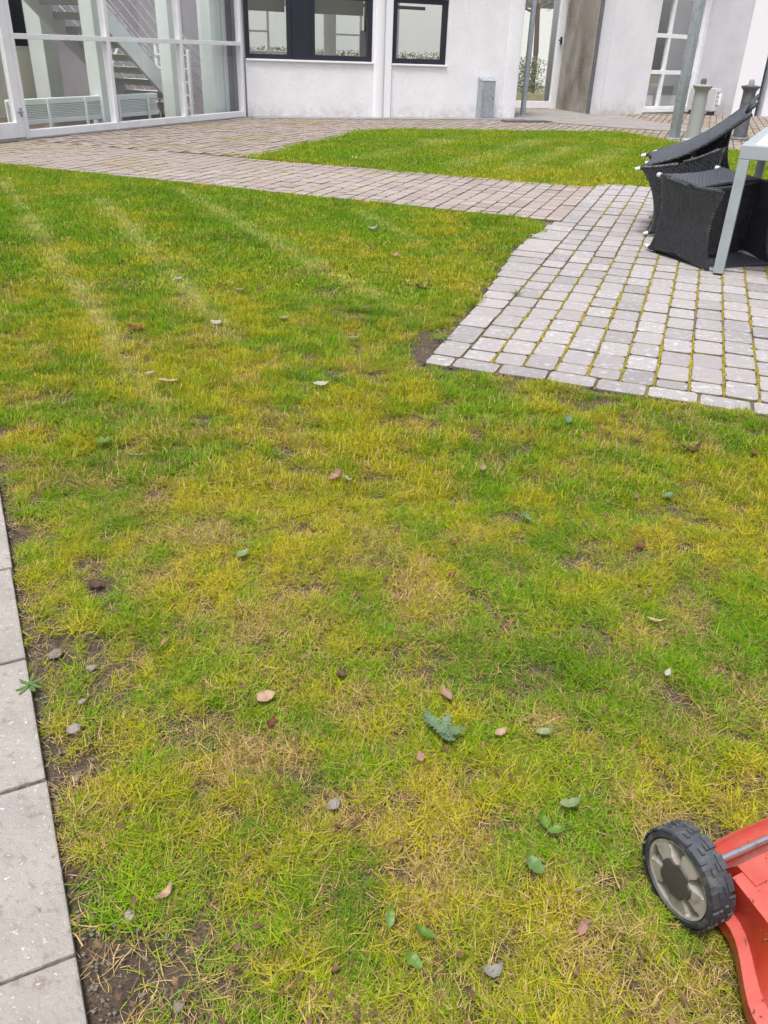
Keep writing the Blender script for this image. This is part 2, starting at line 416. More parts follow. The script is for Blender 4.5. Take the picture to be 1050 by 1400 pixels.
m_ = sheet([slab_pt(-1.3, 1.2), slab_pt(-1.3, 0), slab_pt(8.8, 0), slab_pt(8.8, 1.2)], -0.03)
struct('path_bed', m_, MT['soil'])

def terrain(poly, z, amp, step, name, m):
    xs = [p[0] for p in poly]; ys = [p[1] for p in poly]
    bm = bmesh.new()
    vs = [bm.verts.new((p[0], p[1], 0)) for p in poly]
    bm.faces.new(vs)
    x = math.floor(min(xs) / step) * step
    while x < max(xs):
        bmesh.ops.bisect_plane(bm, geom=bm.verts[:] + bm.edges[:] + bm.faces[:], plane_co=(x, 0, 0), plane_no=(1, 0, 0)); x += step
    y = math.floor(min(ys) / step) * step
    while y < max(ys):
        bmesh.ops.bisect_plane(bm, geom=bm.verts[:] + bm.edges[:] + bm.faces[:], plane_co=(0, y, 0), plane_no=(0, 1, 0)); y += step
    for v in bm.verts:
        v.co.z = z + amp * float(fbm(v.co.x, v.co.y, 0.28, 90) - 0.5)
    me = bpy.data.meshes.new(name); bm.to_mesh(me); bm.free()
    me.polygons.foreach_set('use_smooth', [True] * len(me.polygons))
    me.materials.append(m)
    return tag(link(name, me), kind='structure')
terrain(LAWN1, -0.008, 0.018, 0.10, 'lawn_soil', MT['soil'])
terrain(LAWN2, -0.006, 0.010, 0.5, 'lawn_ground', MT['thatch'])

# ------------------------------------------------------------------ slab path (left)
slab_root = tag(bpy.data.objects.new('slab_path', None), kind='structure'); COL.objects.link(slab_root)
dslabs = [-0.66, -0.28, 0.10, 0.452, 0.808, 1.176, 1.46, 1.83, 2.2, 2.57, 2.94]
for row in range(2):
    for a, b in zip(dslabs, dslabs[1:]):
        j = [random.uniform(-0.002, 0.002) for _ in range(4)]
        L = b - a - 0.006; W = 0.394
        c = slab_pt((a + b) / 2 + j[0] + row * 0.0, 0.2 + row * 0.4 + j[1])
        mb = MB(); mb.obox((0, 0, 0), (1, 0, 0), (0, 1, 0), (0, 0, 1), (W / 2, L / 2, 0.022), 0.004)
        o = ob('slab', mb, MT['slab'], slab_root)
        o.location = (c[0], c[1], -0.008 + j[2])
        o.rotation_euler = (j[0] * 2, j[3] * 2, math.atan2(SLAB_DIR[1], SLAB_DIR[0]) - math.pi / 2 + j[1])

# ------------------------------------------------------------------ pavers
def paver_mesh(w, l, h, m, seed, name='paver'):
    r = random.Random(seed); c = 0.013; b = 0.0024
    def ring(ins, z):
        hw, hl = w / 2 - ins, l / 2 - ins; k = max(c - ins * 0.4, 0.004)
        pts = [(-hw + k, -hl), (hw - k, -hl), (hw, -hl + k), (hw, hl - k), (hw - k, hl), (-hw + k, hl), (-hw, hl - k), (-hw, -hl + k)]
        return [(x, y, z) for x, y in pts]
    jit = [(r.uniform(-.0025, .0025), r.uniform(-.0025, .0025)) for _ in range(8)]
    def jj(ring_): return [(p[0] + j[0], p[1] + j[1], p[2]) for p, j in zip(ring_, jit)]
    mb = MB()
    vs = jj(ring(0, -h)) + jj(ring(0, -b)) + jj(ring(b, 0.0))
    fs = [tuple(range(16, 24))]
    for q in range(2):
        for i in range(8):
            fs.append((q * 8 + i, q * 8 + (i + 1) % 8, q * 8 + 8 + (i + 1) % 8, q * 8 + 8 + i))
    mb.add(vs, fs)
    me = mb.mesh(name, m)
    if m:
        me.materials.append(MT['paver_edge'])
        for p in me.polygons: p.material_index = 0 if p.normal.z > 0.95 else 1
    return me, (vs, fs)

E2ANG = math.atan2(E2[1], E2[0])
CAMXY = Vector((0, 0))
PITCH = 0.1335
jobs = {'patio': [], 'garden_path': []}
joints_long = []
# bottom border row: stretchers along E2
s = 0.0; first = True
while s < 5.0:
    L = 0.118 if first else random.choice([0.195, 0.2, 0.205]); first = False
    jobs['patio'].append((s + L / 2, 0.062, L - 0.010, 0.118, 'g')); s += L
# strips along E1
k = 0
while k < 34:
    s0 = k * PITCH if k else 0.0
    t = 0.128 if k else 0.128
    top = 6.13
    t += random.uniform(-0.08, 0.0) if k else 0
    tt = max(t, 0.128); first = True
    while tt < top:
        L = random.choice([0.19, 0.195, 0.2]) if k else random.choice([0.17, 0.21, 0.25])
        if first and k: L = random.uniform(0.08, 0.2)
        first = False
        e = min(tt + L, top)
        if e - tt > 0.05:
            # the border strip stops where the garden path comes in
            so = s_out((tt + e) / 2) if k == 0 and tt < 3.6 else s0
            jobs['patio'].append(((so + s0 + PITCH) / 2, (tt + e) / 2, s0 + PITCH - so - 0.0085, e - tt - 0.007, 'g'))
        tt = e
    if k: joints_long.append((s0, 0.128, top))
    k += 1
joints_long.append((0.0, 3.6, 5.7))
# garden path: strips along E1 between the two lawns, running away to the left
k = 1
while k < 58:
    s0 = -k * PITCH
    lo, hi = t_low(s0) + 0.005, 5.775
    jobs['garden_path'].append((s0 + PITCH / 2, lo + 0.065, PITCH - 0.009, 0.122, 'p')) 
    jobs['garden_path'].append((s0 + PITCH / 2, hi - 0.065, PITCH - 0.009, 0.122, 'p'))
    tt = lo + 0.132; end = hi - 0.132; off = random.uniform(0.05, 0.2); first = True
    while tt < end - 0.01:
        L = off if first else random.choice([0.19, 0.195, 0.2]); first = False
        e = min(tt + L, end)
        if end - e < 0.06: e = end
        jobs['garden_path'].append((s0 + PITCH / 2, (tt + e) / 2, PITCH - 0.0085, e - tt - 0.007, 'p'))
        tt = e
    joints_long.append((s0, lo + 0.1, hi - 0.1))
    k += 1
mesh_cache = {}
def get_mesh(w, l, col, var):
    key = (round(w, 3), round(l / 0.01) * 0.01, col, var)
    if key not in mesh_cache:
        mesh_cache[key] = paver_mesh(key[0], l, 0.05, MT['paver'] if col == 'g' else MT['paver_pink'], hash(key) % 9999)[0]
    return mesh_cache[key]
def cam_uv(x, y, z=0.0):
    d = Vector((x, y, z - 1.15))
    return 525 + 1111.48 * d.dot(RIGHT) / d.dot(FWD), 700 + 1111.48 * d.dot(DOWN) / d.dot(FWD)
for nm in ('patio', 'garden_path'):
    root = tag(bpy.data.objects.new(nm, None), kind='structure'); COL.objects.link(root)
    root.location = (P0[0], P0[1], 0)
    J = []
    for (s, t, w, l, c) in jobs[nm]:
        x, y = ST(s, t)
        if (x + 4.68) * -0.9245 + (y - 11.21) * 0.381 > -0.16: continue      # inside the hall
        u, v = cam_uv(x, y)
        vis = -30 < u < 1080 and -10 < v < 1420
        J.append((0 if vis else 1, math.hypot(x, y), x, y, w, l, c))
    J.sort()
    rest = MB()
    for i, (nv, d, x, y, w, l, c) in enumerate(J):
        z = float(0.006 * (fbm(x, y, 0.5, 12) - 0.5)) + random.uniform(-0.002, 0.002) + 0.004
        rx, ry, rz = random.uniform(-.008, .008), random.uniform(-.012, .012), E2ANG + random.uniform(-.012, .012)
        if i < 298:
            o = link('paver', get_mesh(w, l, c, random.randrange(3)), root)
            o.location = (x - P0[0], y - P0[1], z); o.rotation_euler = (rx, ry, rz)
        elif nv == 0 or d < 9.5:
            _, (vs, fs) = paver_mesh(w, l, 0.05, None, random.randrange(9999), 'tmp')
            Rm = Matrix.Rotation(rz, 3, 'Z') @ Matrix.Rotation(rx, 3, 'X') @ Matrix.Rotation(ry, 3, 'Y')
            rest.add([Rm @ Vector(p) + Vector((x - P0[0], y - P0[1], z)) for p in vs], fs)
    if rest.v:
        ro_ = tag(ob('paver', rest, MT['paver'] if nm == 'patio' else MT['paver_pink'], root), kind='stuff')
        ro_.data.materials.append(MT['paver_edge'])
        for p in ro_.data.polygons: p.material_index = 0 if p.normal.z > 0.95 else 1
    bed = MB()
    if nm == 'patio': q = [ST(0.01, 0.01), ST(5.0, 0.01), ST(5.0, 6.12), ST(0.01, 6.12)]
    else: q = [ST(-8, 4.05), ST(-0.4, 3.68), ST(0.01, 3.68), ST(0.01, 5.76), ST(-8, 5.76)]
    bed.add([(p[0] - P0[0], p[1] - P0[1], -0.004 if nm == 'patio' else -0.0045) for p in q], [(0, 1, 2, 3)])
    ob('joint_sand', bed, MT['joint'], root)
# moss standing in the long joints: low uneven ridges
mo = MB()
rr = random.Random(5)
for (s, t0, t1) in joints_long:
    right = max(0.0, min(1.0, 0.05 + 0.62 * s))
    t = t0
    while t < t1:
        x, y = ST(s, t)
        nz = float(fbm(x * 1.0, y * 1.0, 0.55, 40))
        ln = rr.uniform(0.015, 0.04)
        far = min(1.0, t / 6)
        if (nz + 0.30 * right > 0.58 and s > 0.2 and rr.random() < 0.9) or (s < 0 and nz > 0.60):
            w = (0.0036 + 0.006 * right * rr.random() ** 1.5 + (0.007 if rr.random() < 0.10 else 0)) * (1.1 if s > 0 else 0.8)
            c = ST(s + rr.uniform(-.0015, .0015), t + ln / 2)
            hgt = 0.006 + 0.006 * rr.random()
            a = rr.uniform(-.2, .2)
            ex = Vector((E2[0] * math.cos(a) + E1[0] * math.sin(a), E2[1] * math.cos(a) + E1[1] * math.sin(a), 0)); ey = Vector((-ex.y, ex.x, 0))
            vs = []
            for q in range(6):
                th = q * math.pi / 3
                vs.append(Vector((c[0], c[1], -0.006)) + ex * (w * math.cos(th) * rr.uniform(.8, 1.3)) + ey * (ln * 0.62 * math.sin(th)))
            vs += [v * 1.0 + Vector((0, 0, 0.006 + hgt * 0.8)) - (v - Vector((c[0], c[1], v.z))) * 0.25 for v in vs[:6]]
            vs.append(Vector((c[0], c[1], hgt + 0.002)))
            fs = [(i, (i + 1) % 6, 6 + (i + 1) % 6, 6 + i) for i in range(6)] + [(6 + i, 6 + (i + 1) % 6, 12) for i in range(6)]
            mo.add(vs, fs)
        t += ln
tag(ob('moss', mo, MT['moss'], None, smooth=True), 'yellow green moss growing in the joints between the grey pavers', 'moss', kind='stuff')

# courtyard paving up to the buildings: far rows as one mass of bricks
ct = MB()
bedq = [(-9, 8), ST(-5.2, 3.7), ST(-5.2, 5.77), (-1.68, 10.18), (-0.9, 12.7), (-0.51, 14.01), (0.0, 14.55), (0.67, 14.80), (1.9, 15.05), (3.24, 15.55), (3.85, 15.68), (4.12, 15.0), (4.65, 13.5), (5.3, 12.4), (7.2, 10.4), (14, 12), (14, 30), (-9, 30)]
struct('courtyard_bed', sheet([(-9.5, 6), (14, 6), (14, 30), (-9.5, 30)], -0.016), MT['joint'])
def inpoly(px, py, poly):
    px = np.asarray(px); py = np.asarray(py); ins = np.zeros(px.shape, bool)
    n = len(poly); j = n - 1
    for i in range(n):
        xi, yi = poly[i]; xj, yj = poly[j]
        c = ((yi > py) != (yj > py)) & (px < (xj - xi) * (py - yi) / (yj - yi + 1e-12) + xi)
        ins ^= c; j = i
    return ins
COURT = [(-4.73, 11.05), ST(-6.95, 5.79)] + LAWN2[:12] + [(6.6, 11.6), (9.4, 14.5), (9.4, 23), (5.6, 21.3), (4.5, 19.9), (2.6, 18.9), (2.35, 17.9), (-2.72, 15.9)]
ks, kt = [], []
for a in range(-75, 60):
    for b in range(10, 120):
        ks.append(a * PITCH); kt.append(3.72 + (b + 0.5 * (a % 2)) * 0.197)
ks = np.array(ks); kt = np.array(kt)
kx = P0[0] + E2[0] * ks + E1[0] * kt; ky = P0[1] + E2[1] * ks + E1[1] * kt
ok = inpoly(kx, ky, COURT)
for x, y in zip(kx[ok], ky[ok]):
    z = random.uniform(-.003, .003); hw, hl = 0.0625, 0.0945
    tx, ty = random.uniform(-.02, .02), random.uniform(-.02, .02)
    def P(a, b, zz): return (x + E2[0] * a + E1[0] * b, y + E2[1] * a + E1[1] * b, zz + z + tx * a + ty * b)
    vs = [P(-hw, -hl, -.02), P(hw, -hl, -.02), P(hw, hl, -.02), P(-hw, hl, -.02)]
    i_ = 0.005
    vs += [P(-hw + i_, -hl + i_, 0), P(hw - i_, -hl + i_, 0), P(hw - i_, hl - i_, 0), P(-hw + i_, hl - i_, 0)]
    ct.add(vs, [(4, 5, 6, 7), (0, 1, 5, 4), (1, 2, 6, 5), (2, 3, 7, 6), (3, 0, 4, 7)])
court_root = tag(bpy.data.objects.new('courtyard_paving', None), kind='structure'); COL.objects.link(court_root)
co_ = tag(ob('paver', ct, MT['court'], court_root), kind='stuff')
co_.data.materials.append(MT['paver_edge'])
for p in co_.data.polygons: p.material_index = 0 if p.normal.z > 0.9 else 1
# concrete margin along the wall foot and the apron in front of the door
def band(name, a, b, w, z, m):
    d = Vector((b[0] - a[0], b[1] - a[1])).normalized(); nrm = Vector((d.y, -d.x))
    mb = MB(); mb.prism([a, b, (b[0] + nrm.x * w, b[1] + nrm.y * w), (a[0] + nrm.x * w, a[1] + nrm.y * w)], -0.02, z)
    return struct(name, mb, m)
WD = unit(0.919, 0.394)
WALL0 = (-2.70, 16.02)
def WP(d, off=0.0): return (WALL0[0] + WD[0] * d + WD[1] * off, WALL0[1] + WD[1] * d - WD[0] * off)   # off: towards the courtyard
band('wall_margin', WP(0.05), WP(5.42), 0.42, 0.012, MT['concrete'])
mb = MB(); mb.prism([WP(5.44, 0.55), (3.9, 16.7), (6.1, 15.9), (6.3, 16.9), (5.2, 18.5), (4.9, 20.3), (4.2, 20.5), (3.9, 22.2), (2.3, 21.4), WP(5.44, 0.0)], -0.02, 0.014)
struct('door_apron', mb, MT['concrete'])
mb = MB(); mb.prism([WP(4.75, 0.75), WP(5.75, 0.75), WP(5.75, 0.95), WP(4.75, 0.95)], 0.0, 0.02)
dr = thing('drain_grate', 'dark drain grate set in the paving before the white wall corner', 'drain', (*WP(5.25, 0.85), 0.0))
fr = MB()
for i in range(12):
    fr.obox((*WP(4.81 + i * 0.081, 0.85), 0.016), (*WD, 0), (-WD[1], WD[0], 0), (0, 0, 1), (0.025, 0.095, 0.01))
sub('grating', fr, MT['galv_dark'], dr)
fr = MB()
for o_ in (-0.11, 0.11): fr.obox((*WP(5.25, 0.85 + o_), 0.016), (*WD, 0), (-WD[1], WD[0], 0), (0, 0, 1), (0.5, 0.012, 0.012))
sub('frame', fr, MT['galv_dark'], dr)

# ------------------------------------------------------------------ white building with the dark framed windows
WZ = (*WD, 0)
def wall_pieces(mb, PT, d0, d1, z0, z1, openings, thick, axd):
    """front wall between d0..d1 with rectangular openings (a, b, lo, hi); PT(d, off) gives a point, off<0 is inside"""
    cuts = sorted({d0, d1, *[o[0] for o in openings], *[o[1] for o in openings]})
    for a, b in zip(cuts, cuts[1:]):
        if b - a < 1e-4: continue
        mid = (a + b) / 2
        op = [o for o in openings if o[0] - 1e-4 < mid < o[1] + 1e-4]
        spans = [(z0, z1)]
        for o in op:
            ns = []
            for lo, hi in spans:
                if o[2] > lo: ns.append((lo, min(hi, o[2])))
                if o[3] < hi: ns.append((max(lo, o[3]), hi))
            spans = ns
        for lo, hi in spans:
            mb.prism([PT(a, 0), PT(b, 0), PT(b, -thick), PT(a, -thick)], lo, hi)
def pane_quad(PT, a, b, lo, hi, off):
    m = MB(); p, q = PT(a, off), PT(b, off)
    m.add([(p[0], p[1], lo), (q[0], q[1], lo), (q[0], q[1], hi), (p[0], p[1], hi)], [(0, 1, 2, 3)]); return m
def bar(mb, PT, a, b, lo, hi, o0, o1, axd, bev=0.004):
    c = PT((a + b) / 2, (o0 + o1) / 2); ax = Vector((axd[0], axd[1], 0)); ay = Vector((-axd[1], axd[0], 0))
    mb.obox((c[0], c[1], (lo + hi) / 2), ax, ay, (0, 0, 1), ((b - a) / 2, abs(o1 - o0) / 2, (hi - lo) / 2), bev)
    return mb

WH = 3.3
wb = thing('white_building', 'white rendered building with dark framed windows and a recessed glass door', 'building', (*WP(0), 0.0))
mb = MB()
OPEN_A = (0.02, 2.37, 0.915, 1.94); OPEN_B = (2.76, 3.86, 0.905, 1.945)
wall_pieces(mb, WP, 0.02, 5.44, -0.1, WH, [OPEN_A, OPEN_B], 0.30, WD)
mb.prism([WP(5.14, -0.302), WP(5.44, -0.302), WP(5.44, -2.9), WP(5.14, -2.9)], -0.1, WH)      # return wall beside the recess
sub('wall', mb, MT['render'], wb)
mb = MB(); mb.prism([WP(5.44, -2.82), WP(6.95, -2.82), WP(6.95, -3.0), WP(5.44, -3.0)], -0.1, WH)
sub('recess_wall', mb, MT['render_stained'], wb)
# pilasters
pl = MB()
prof = [(2.405 + 0.19 * (0.5 - 0.5 * math.cos(math.pi * i / 10)), 0.055 * math.sin(math.pi * i / 10) ** 0.6) for i in range(11)]
pl.prism([WP(d, o) for d, o in prof] + [WP(2.595, -0.02), WP(2.405, -0.02)], 0.0, WH)
sub('pilaster', pl, MT['white_smooth'], wb)
pl = MB(); pl.prism([WP(2.612, 0.045), WP(2.735, 0.045), WP(2.745, 0.03), WP(2.745, -0.02), WP(2.612, -0.02)], 0.0, WH)
sub('pilaster', pl, MT['white_smooth'], wb)
pl = MB()
prof = [(5.16 + 0.30 * (i / 10), 0.02 * math.sin(math.pi * (0.12 + 0.88 * i / 10)) ** 0.6) for i in range(11)]
pl.prism([WP(d, o) for d, o in prof] + [WP(5.46, -0.3), WP(5.16, -0.02)], 0.0, WH)
sub('pilaster', pl, MT['render'], wb)
# roof slab with a gap added to brighten the room below, rooms
rf = MB()
rf.prism([WP(-0.05, 0.25), WP(5.5, 0.25), WP(5.5, -1.4), WP(-0.05, -1.4)], WH, WH + 0.25)
rf.prism([WP(-0.05, -4.6), WP(5.5, -4.6), WP(5.5, -5.6), WP(-0.05, -5.6)], WH, WH + 0.25)
sub('roof', rf, MT['concrete'], wb)
rm = MB()
rm.prism([WP(0.02, -0.31), WP(5.13, -0.31), WP(5.13, -5.3), WP(0.02, -5.3)], -0.1, 0.02)
sub('room_floor', rm, MT['tile'], wb)
rm = MB()
rm.prism([WP(0.02, -0.31), WP(5.13, -0.31), WP(5.13, -1.4), WP(0.02, -1.4)], 2.55, 2.6)  # ceiling cut short so sky light reaches the room
for q in range(8):                                                # ceiling battens
    rm.prism([WP(0.3 + q * 0.62, -0.32), WP(0.42 + q * 0.62, -0.32), WP(0.42 + q * 0.62, -1.38), WP(0.3 + q * 0.62, -1.38)], 2.46, 2.549)
sub('room_ceiling', rm, MT['room_grey'], wb)
rm = MB()
RO = [(0.25, 1.30, 0.75, 1.95), (1.38, 2.40, 0.75, 1.95), (2.52, 3.30, 0.75, 1.95), (3.40, 4.95, 0.75, 2.4)]
def WPB(d, o): return WP(d, o - 5.3)
wall_pieces(rm, WPB, 0.02, 5.13, -0.1, 2.6, RO, 0.25, WD)
rm.prism([WP(0.02, -0.31), WP(0.12, -0.31), WP(0.12, -5.3), WP(0.02, -5.3)], -0.1, 2.6)
sub('room_wall', rm, MT['room_white'], wb)
for (a, b, lo, hi) in RO:
    fm = MB(); 
    for (p, q, l2, h2) in ((a, a + .05, lo, hi), (b - .05, b, lo, hi), (a + .05, b - .05, lo, lo + .05), (a + .05, b - .05, hi - .05, hi), ((a + b) / 2 - .02, (a + b) / 2 + .02, lo + .05, hi - .05)):
        bar(fm, WPB, p, q, l2, h2, -0.05, -0.12, WD, 0)
    bar(fm, WPB, a + .05, (a + b) / 2 - .02, lo + 0.62, lo + 0.66, -0.055, -0.115, WD, 0)
    f_ = sub('garden_window', fm, MT['white_paint'], wb)
    sub('pane', pane_quad(WPB, a + .05, b - .05, lo + .05, hi - .05, -0.08), MT['glass'], f_)
for (a, w, h) in ((1.26, 0.13, 1.0), (2.40, 0.12, 1.0), (0.16, 0.16, 1.0), (3.36, 0.1, 1.0)):
    cu = MB()
    ys = [(a + w * i / 16, -5.12 + 0.025 * math.sin(i * 1.9)) for i in range(17)]
    for (d0, o0), (d1, o1) in zip(ys, ys[1:]):
        p, q = WP(d0, o0), WP(d1, o1)
        cu.add([(p[0], p[1], 0.8), (q[0], q[1], 0.8), (q[0], q[1], 1.85), (p[0], p[1], 1.85)], [(0, 1, 2, 3)])
    sub('curtain', cu, MT['curtain'], wb, smooth=True)
# low screen, desk and cable seen through the window
tb = MB(); tb.prism([WP(0.4, -2.4), WP(2.2, -2.4), WP(2.2, -3.1), WP(0.4, -3.1)], 0.98, 1.02)
for d_ in (0.45, 2.12):
    for o_ in (-2.45, -3.02): tb.prism([WP(d_, o_), WP(d_ + .05, o_), WP(d_ + .05, o_ - .05), WP(d_, o_ - .05)], 0.02, 0.98)
sub('counter', tb, MT['room_white'], wb)
def framed_window(name, parent, PT, axd, a, b, lo, hi, cols, rows, fw, mw, m, off=0.0, dep=0.07, panel=None):
    """cols / rows: inner divider positions; panel: index of the column filled solid"""
    fm = MB()
    for (p, q, l2, h2) in ((a, a + fw, lo, hi), (b - fw, b, lo, hi), (a + fw, b - fw, lo, lo + fw), (a + fw, b - fw, hi - fw, hi)):
        bar(fm, PT, p, q, l2, h2, off, off - dep, axd)
    f_ = sub(name, fm, m, parent)
    xs = [a + fw] + [v for c in cols for v in (c - mw / 2, c + mw / 2)] + [b - fw]
    zs = [lo + fw] + [v for r in rows for v in (r - mw / 2, r + mw / 2)] + [hi - fw]
    dv = MB()
    for c in cols: bar(dv, PT, c - mw / 2, c + mw / 2, lo + fw, hi - fw, off - 0.003, off - dep + 0.003, axd)
    for r in rows:
        for i in range(0, len(xs), 2): bar(dv, PT, xs[i], xs[i + 1], r - mw / 2, r + mw / 2, off - 0.006, off - dep + 0.006, axd)
    if dv.v: sub('glazing_bar', dv, m, f_)
    for i in range(0, len(xs), 2):
        for j in range(0, len(zs), 2):
            sub('pane', pane_quad(PT, xs[i], xs[i + 1], zs[j], zs[j + 1], off - dep * 0.55), MT['glass_win'], f_)
    return f_
# grey bands imitating a mirrored canopy, a dark hanging frame and pale screens inside
for (a, b) in ((0.06, 0.84), (1.25, 2.32)):
    mb = MB(); bar(mb, WP, a, b, 1.66, 2.2, -0.36, -0.372, WD, 0); bar(mb, WP, a, b, 1.635, 1.66, -0.355, -0.377, WD, 0.003)
    sub('canopy_reflection', mb, MT['room_grey'], wb)
for d_ in (2.98, 3.42):
    mb = MB(); bar(mb, WP, d_, d_ + 0.06, 1.42, 2.5, -2.0, -2.06, WD, 0.004); sub('hanging_frame', mb, MT['dark_frame'], wb)
mb = MB(); bar(mb, WP, 2.6, 4.3, 1.84, 1.90, -2.0, -2.06, WD, 0.004); sub('hanging_frame', mb, MT['dark_frame'], wb)
for (a, b) in ((2.92, 3.14), (3.34, 3.72)):
    mb = MB(); bar(mb, WP, a, b, 0.5, 1.44, -2.1, -2.13, WD, 0.004); sub('screen', mb, MT['room_grey'], wb)
framed_window('window', wb, WP, WD, OPEN_A[0] + .01, 0.86, OPEN_A[2], OPEN_A[3], [], [], 0.075, 0.05, MT['dark_frame'], off=-0.02)
mb = MB(); bar(mb, WP, 0.863, 1.20, OPEN_A[2], OPEN_A[3], -0.012, -0.09, WD)
sub('window_panel', mb, MT['dark_frame'], wb)
framed_window('window', wb, WP, WD, 1.203, OPEN_A[1] - .004, OPEN_A[2], OPEN_A[3], [], [], 0.085, 0.05, MT['dark_frame'], off=-0.02)
framed_window('window', wb, WP, WD, OPEN_B[0] + .004, OPEN_B[1] - .004, OPEN_B[2], OPEN_B[3], [], [], 0.085, 0.05, MT['dark_frame'], off=-0.02)
for (a, b, z) in ((0.02, 2.39, 0.915), (2.75, 3.88, 0.905)):
    mb = MB(); bar(mb, WP, a, b, z - 0.03, z, 0.03, -0.02, WD)
    sub('window_sill', mb, MT['white_paint'], wb)
# recessed glazed door
dd = MB()
def DP(d, o): return WP(d, o - 2.82)
for (p, q, l2, h2) in ((6.97, 7.05, 0.02, 2.5), (8.06, 8.24, 0.0, 2.5), (7.05, 8.06, 0.02, 0.17), (7.05, 8.06, 2.38, 2.5)):
    bar(dd, DP, p, q, l2, h2, 0.0, -0.07, WD)
door = sub('door', dd, MT['white_paint'], wb)
sub('pane', pane_quad(DP, 7.05, 8.06, 0.17, 2.38, -0.03), MT['glass'], door)
hd = MB(); bar(hd, DP, 8.13, 8.17, 1.36, 1.50, 0.04, 0.0, WD); bar(hd, DP, 8.06, 8.15, 1.42, 1.445, 0.07, 0.045, WD)
sub('handle', hd, MT['dark_plastic'], door)
mb = MB()
mb.prism([DP(5.5, -0.19), DP(8.2, -0.19), (4.6, 25.6), (2.2, 24.6)], -0.1, 0.015)
sub('corridor_floor', mb, MT['tile'], wb)
mb = MB()
mb.prism([(3.86, 24.4), (4.9, 24.9), (4.9, 25.05), (3.86, 24.55)], -0.09, 3.2)
sub('corridor_wall', mb, MT['room_grey'], wb)

# the metal box on the wall
bx = thing('metal_cabinet', 'slim grey metal cabinet standing against the white wall near its corner', 'cabinet', (*WP(4.72, 0.12), 0))
def CB(d, o): return WP(d, o)
mb = MB()
a, b = 4.58, 4.86
mb.prism([CB(a, 0.20), CB(b, 0.20), CB(b, 0.012), CB(a, 0.012)], 0.0, 0.655)
sub('body', mb, MT['galv'], bx)
mb = MB()
p = [CB(a - .006, 0.208), CB(b + .006, 0.208), CB(b + .006, 0.012), CB(a - .006, 0.012)]
mb.add([(p[0][0], p[0][1], .655), (p[1][0], p[1][1], .655), (p[2][0], p[2][1], .655), (p[3][0], p[3][1], .655), (p[0][0], p[0][1], .667), (p[1][0], p[1][1], .667), (p[2][0], p[2][1], .715), (p[3][0], p[3][1], .715)],
       [(3, 2, 1, 0), (4, 5, 6, 7), (0, 1, 5, 4), (1, 2, 6, 5), (2, 3, 7, 6), (3, 0, 4, 7)])
sub('sloping_lid', mb, MT['galv'], bx)
mb = MB(); bar(mb, CB, a + .015, b - .015, 0.04, 0.63, 0.206, 0.2005, WD, 0.001)
dcab = sub('door', mb, MT['galv'], bx)
mb = MB(); mb.lathe((*CB(b - .04, 0.2065), 0.36), [(0.012, 0), (0.012, 0.006)], 12, (WD[1], -WD[0], 0))
sub('lock', mb, MT['galv_dark'], dcab)

# ------------------------------------------------------------------ right wing: curved stained wall, wall with crack, window, grey and white walls
CD = (0.8, 0.6); C0 = (4.28, 20.40)
def CP(d, o=0.0): return (C0[0] + CD[0] * d + CD[1] * o, C0[1] + CD[1] * d - CD[0] * o)
rw = thing('white_wing', 'white wing with a stained curved entrance wall and a tall white six pane window', 'building', (*CP(0), 0))
mb = MB()
curve = [(3.745, 21.72), (3.80, 21.50), (3.88, 21.25), (3.98, 20.95), (4.08, 20.70), (4.18, 20.50), CP(0.0)]
mb.prism(curve + [CP(0.12, -0.24), (4.42, 20.85), (4.28, 21.15), (4.14, 21.5), (4.02, 21.84)], -0.1, WH)
sub('curved_wall', mb, MT['render_stained'], rw, autosmooth=True)
mb = MB(); mb.prism([CP(0.003), CP(0.338), CP(0.338, -0.25), CP(0.125, -0.25)], -0.1, WH)
sub('wall_panel', mb, MT['render'], rw)
WOP = (1.86, 3.62, 0.06, 2.42)
mb = MB(); wall_pieces(mb, CP, 0.348, 3.72, -0.1, WH, [WOP], 0.25, CD)
sub('wall_panel', mb, MT['render'], rw)
# six-pane window: narrow and wide column
framed_window('window', rw, CP, CD, WOP[0], WOP[1], WOP[2], WOP[3], [2.43], [0.86, 1.60], 0.085, 0.085, MT['white_paint'], off=-0.03, dep=0.08)
mb = MB(); bar(mb, CP, WOP[0] - .02, WOP[1] + .02, 0.02, 0.06, 0.04, -0.05, CD); sub('window_sill', mb, MT['white_paint'], rw)
# room behind it, brightened by an opening added in the unseen roof
mb = MB()
mb.prism([CP(1.5, -1.9), CP(3.9, -1.9), CP(3.9, -2.0), CP(1.5, -2.0)], 0.0, WH)
mb.prism([CP(1.5, -0.26), CP(1.6, -0.26), CP(1.6, -1.9), CP(1.5, -1.9)], 0.0, WH)
mb.prism([CP(3.8, -0.26), CP(3.9, -0.26), CP(3.9, -1.9), CP(3.8, -1.9)], 0.0, WH)
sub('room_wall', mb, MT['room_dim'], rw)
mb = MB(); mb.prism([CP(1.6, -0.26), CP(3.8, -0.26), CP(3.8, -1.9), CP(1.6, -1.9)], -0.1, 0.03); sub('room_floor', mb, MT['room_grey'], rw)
for (a, b) in ((1.97, 2.36), (2.49, 3.5)):
    mb = MB(); bar(mb, CP, a, b, 0.14, 0.37, -0.16, -0.17, CD, 0); sub('window_blind', mb, MT['curtain'], rw)
mb = MB(); bar(mb, CP, 2.3, 3.3, 0.4, 1.35, -1.2, -1.7, CD); sub('cupboard', mb, MT['room_white'], rw)
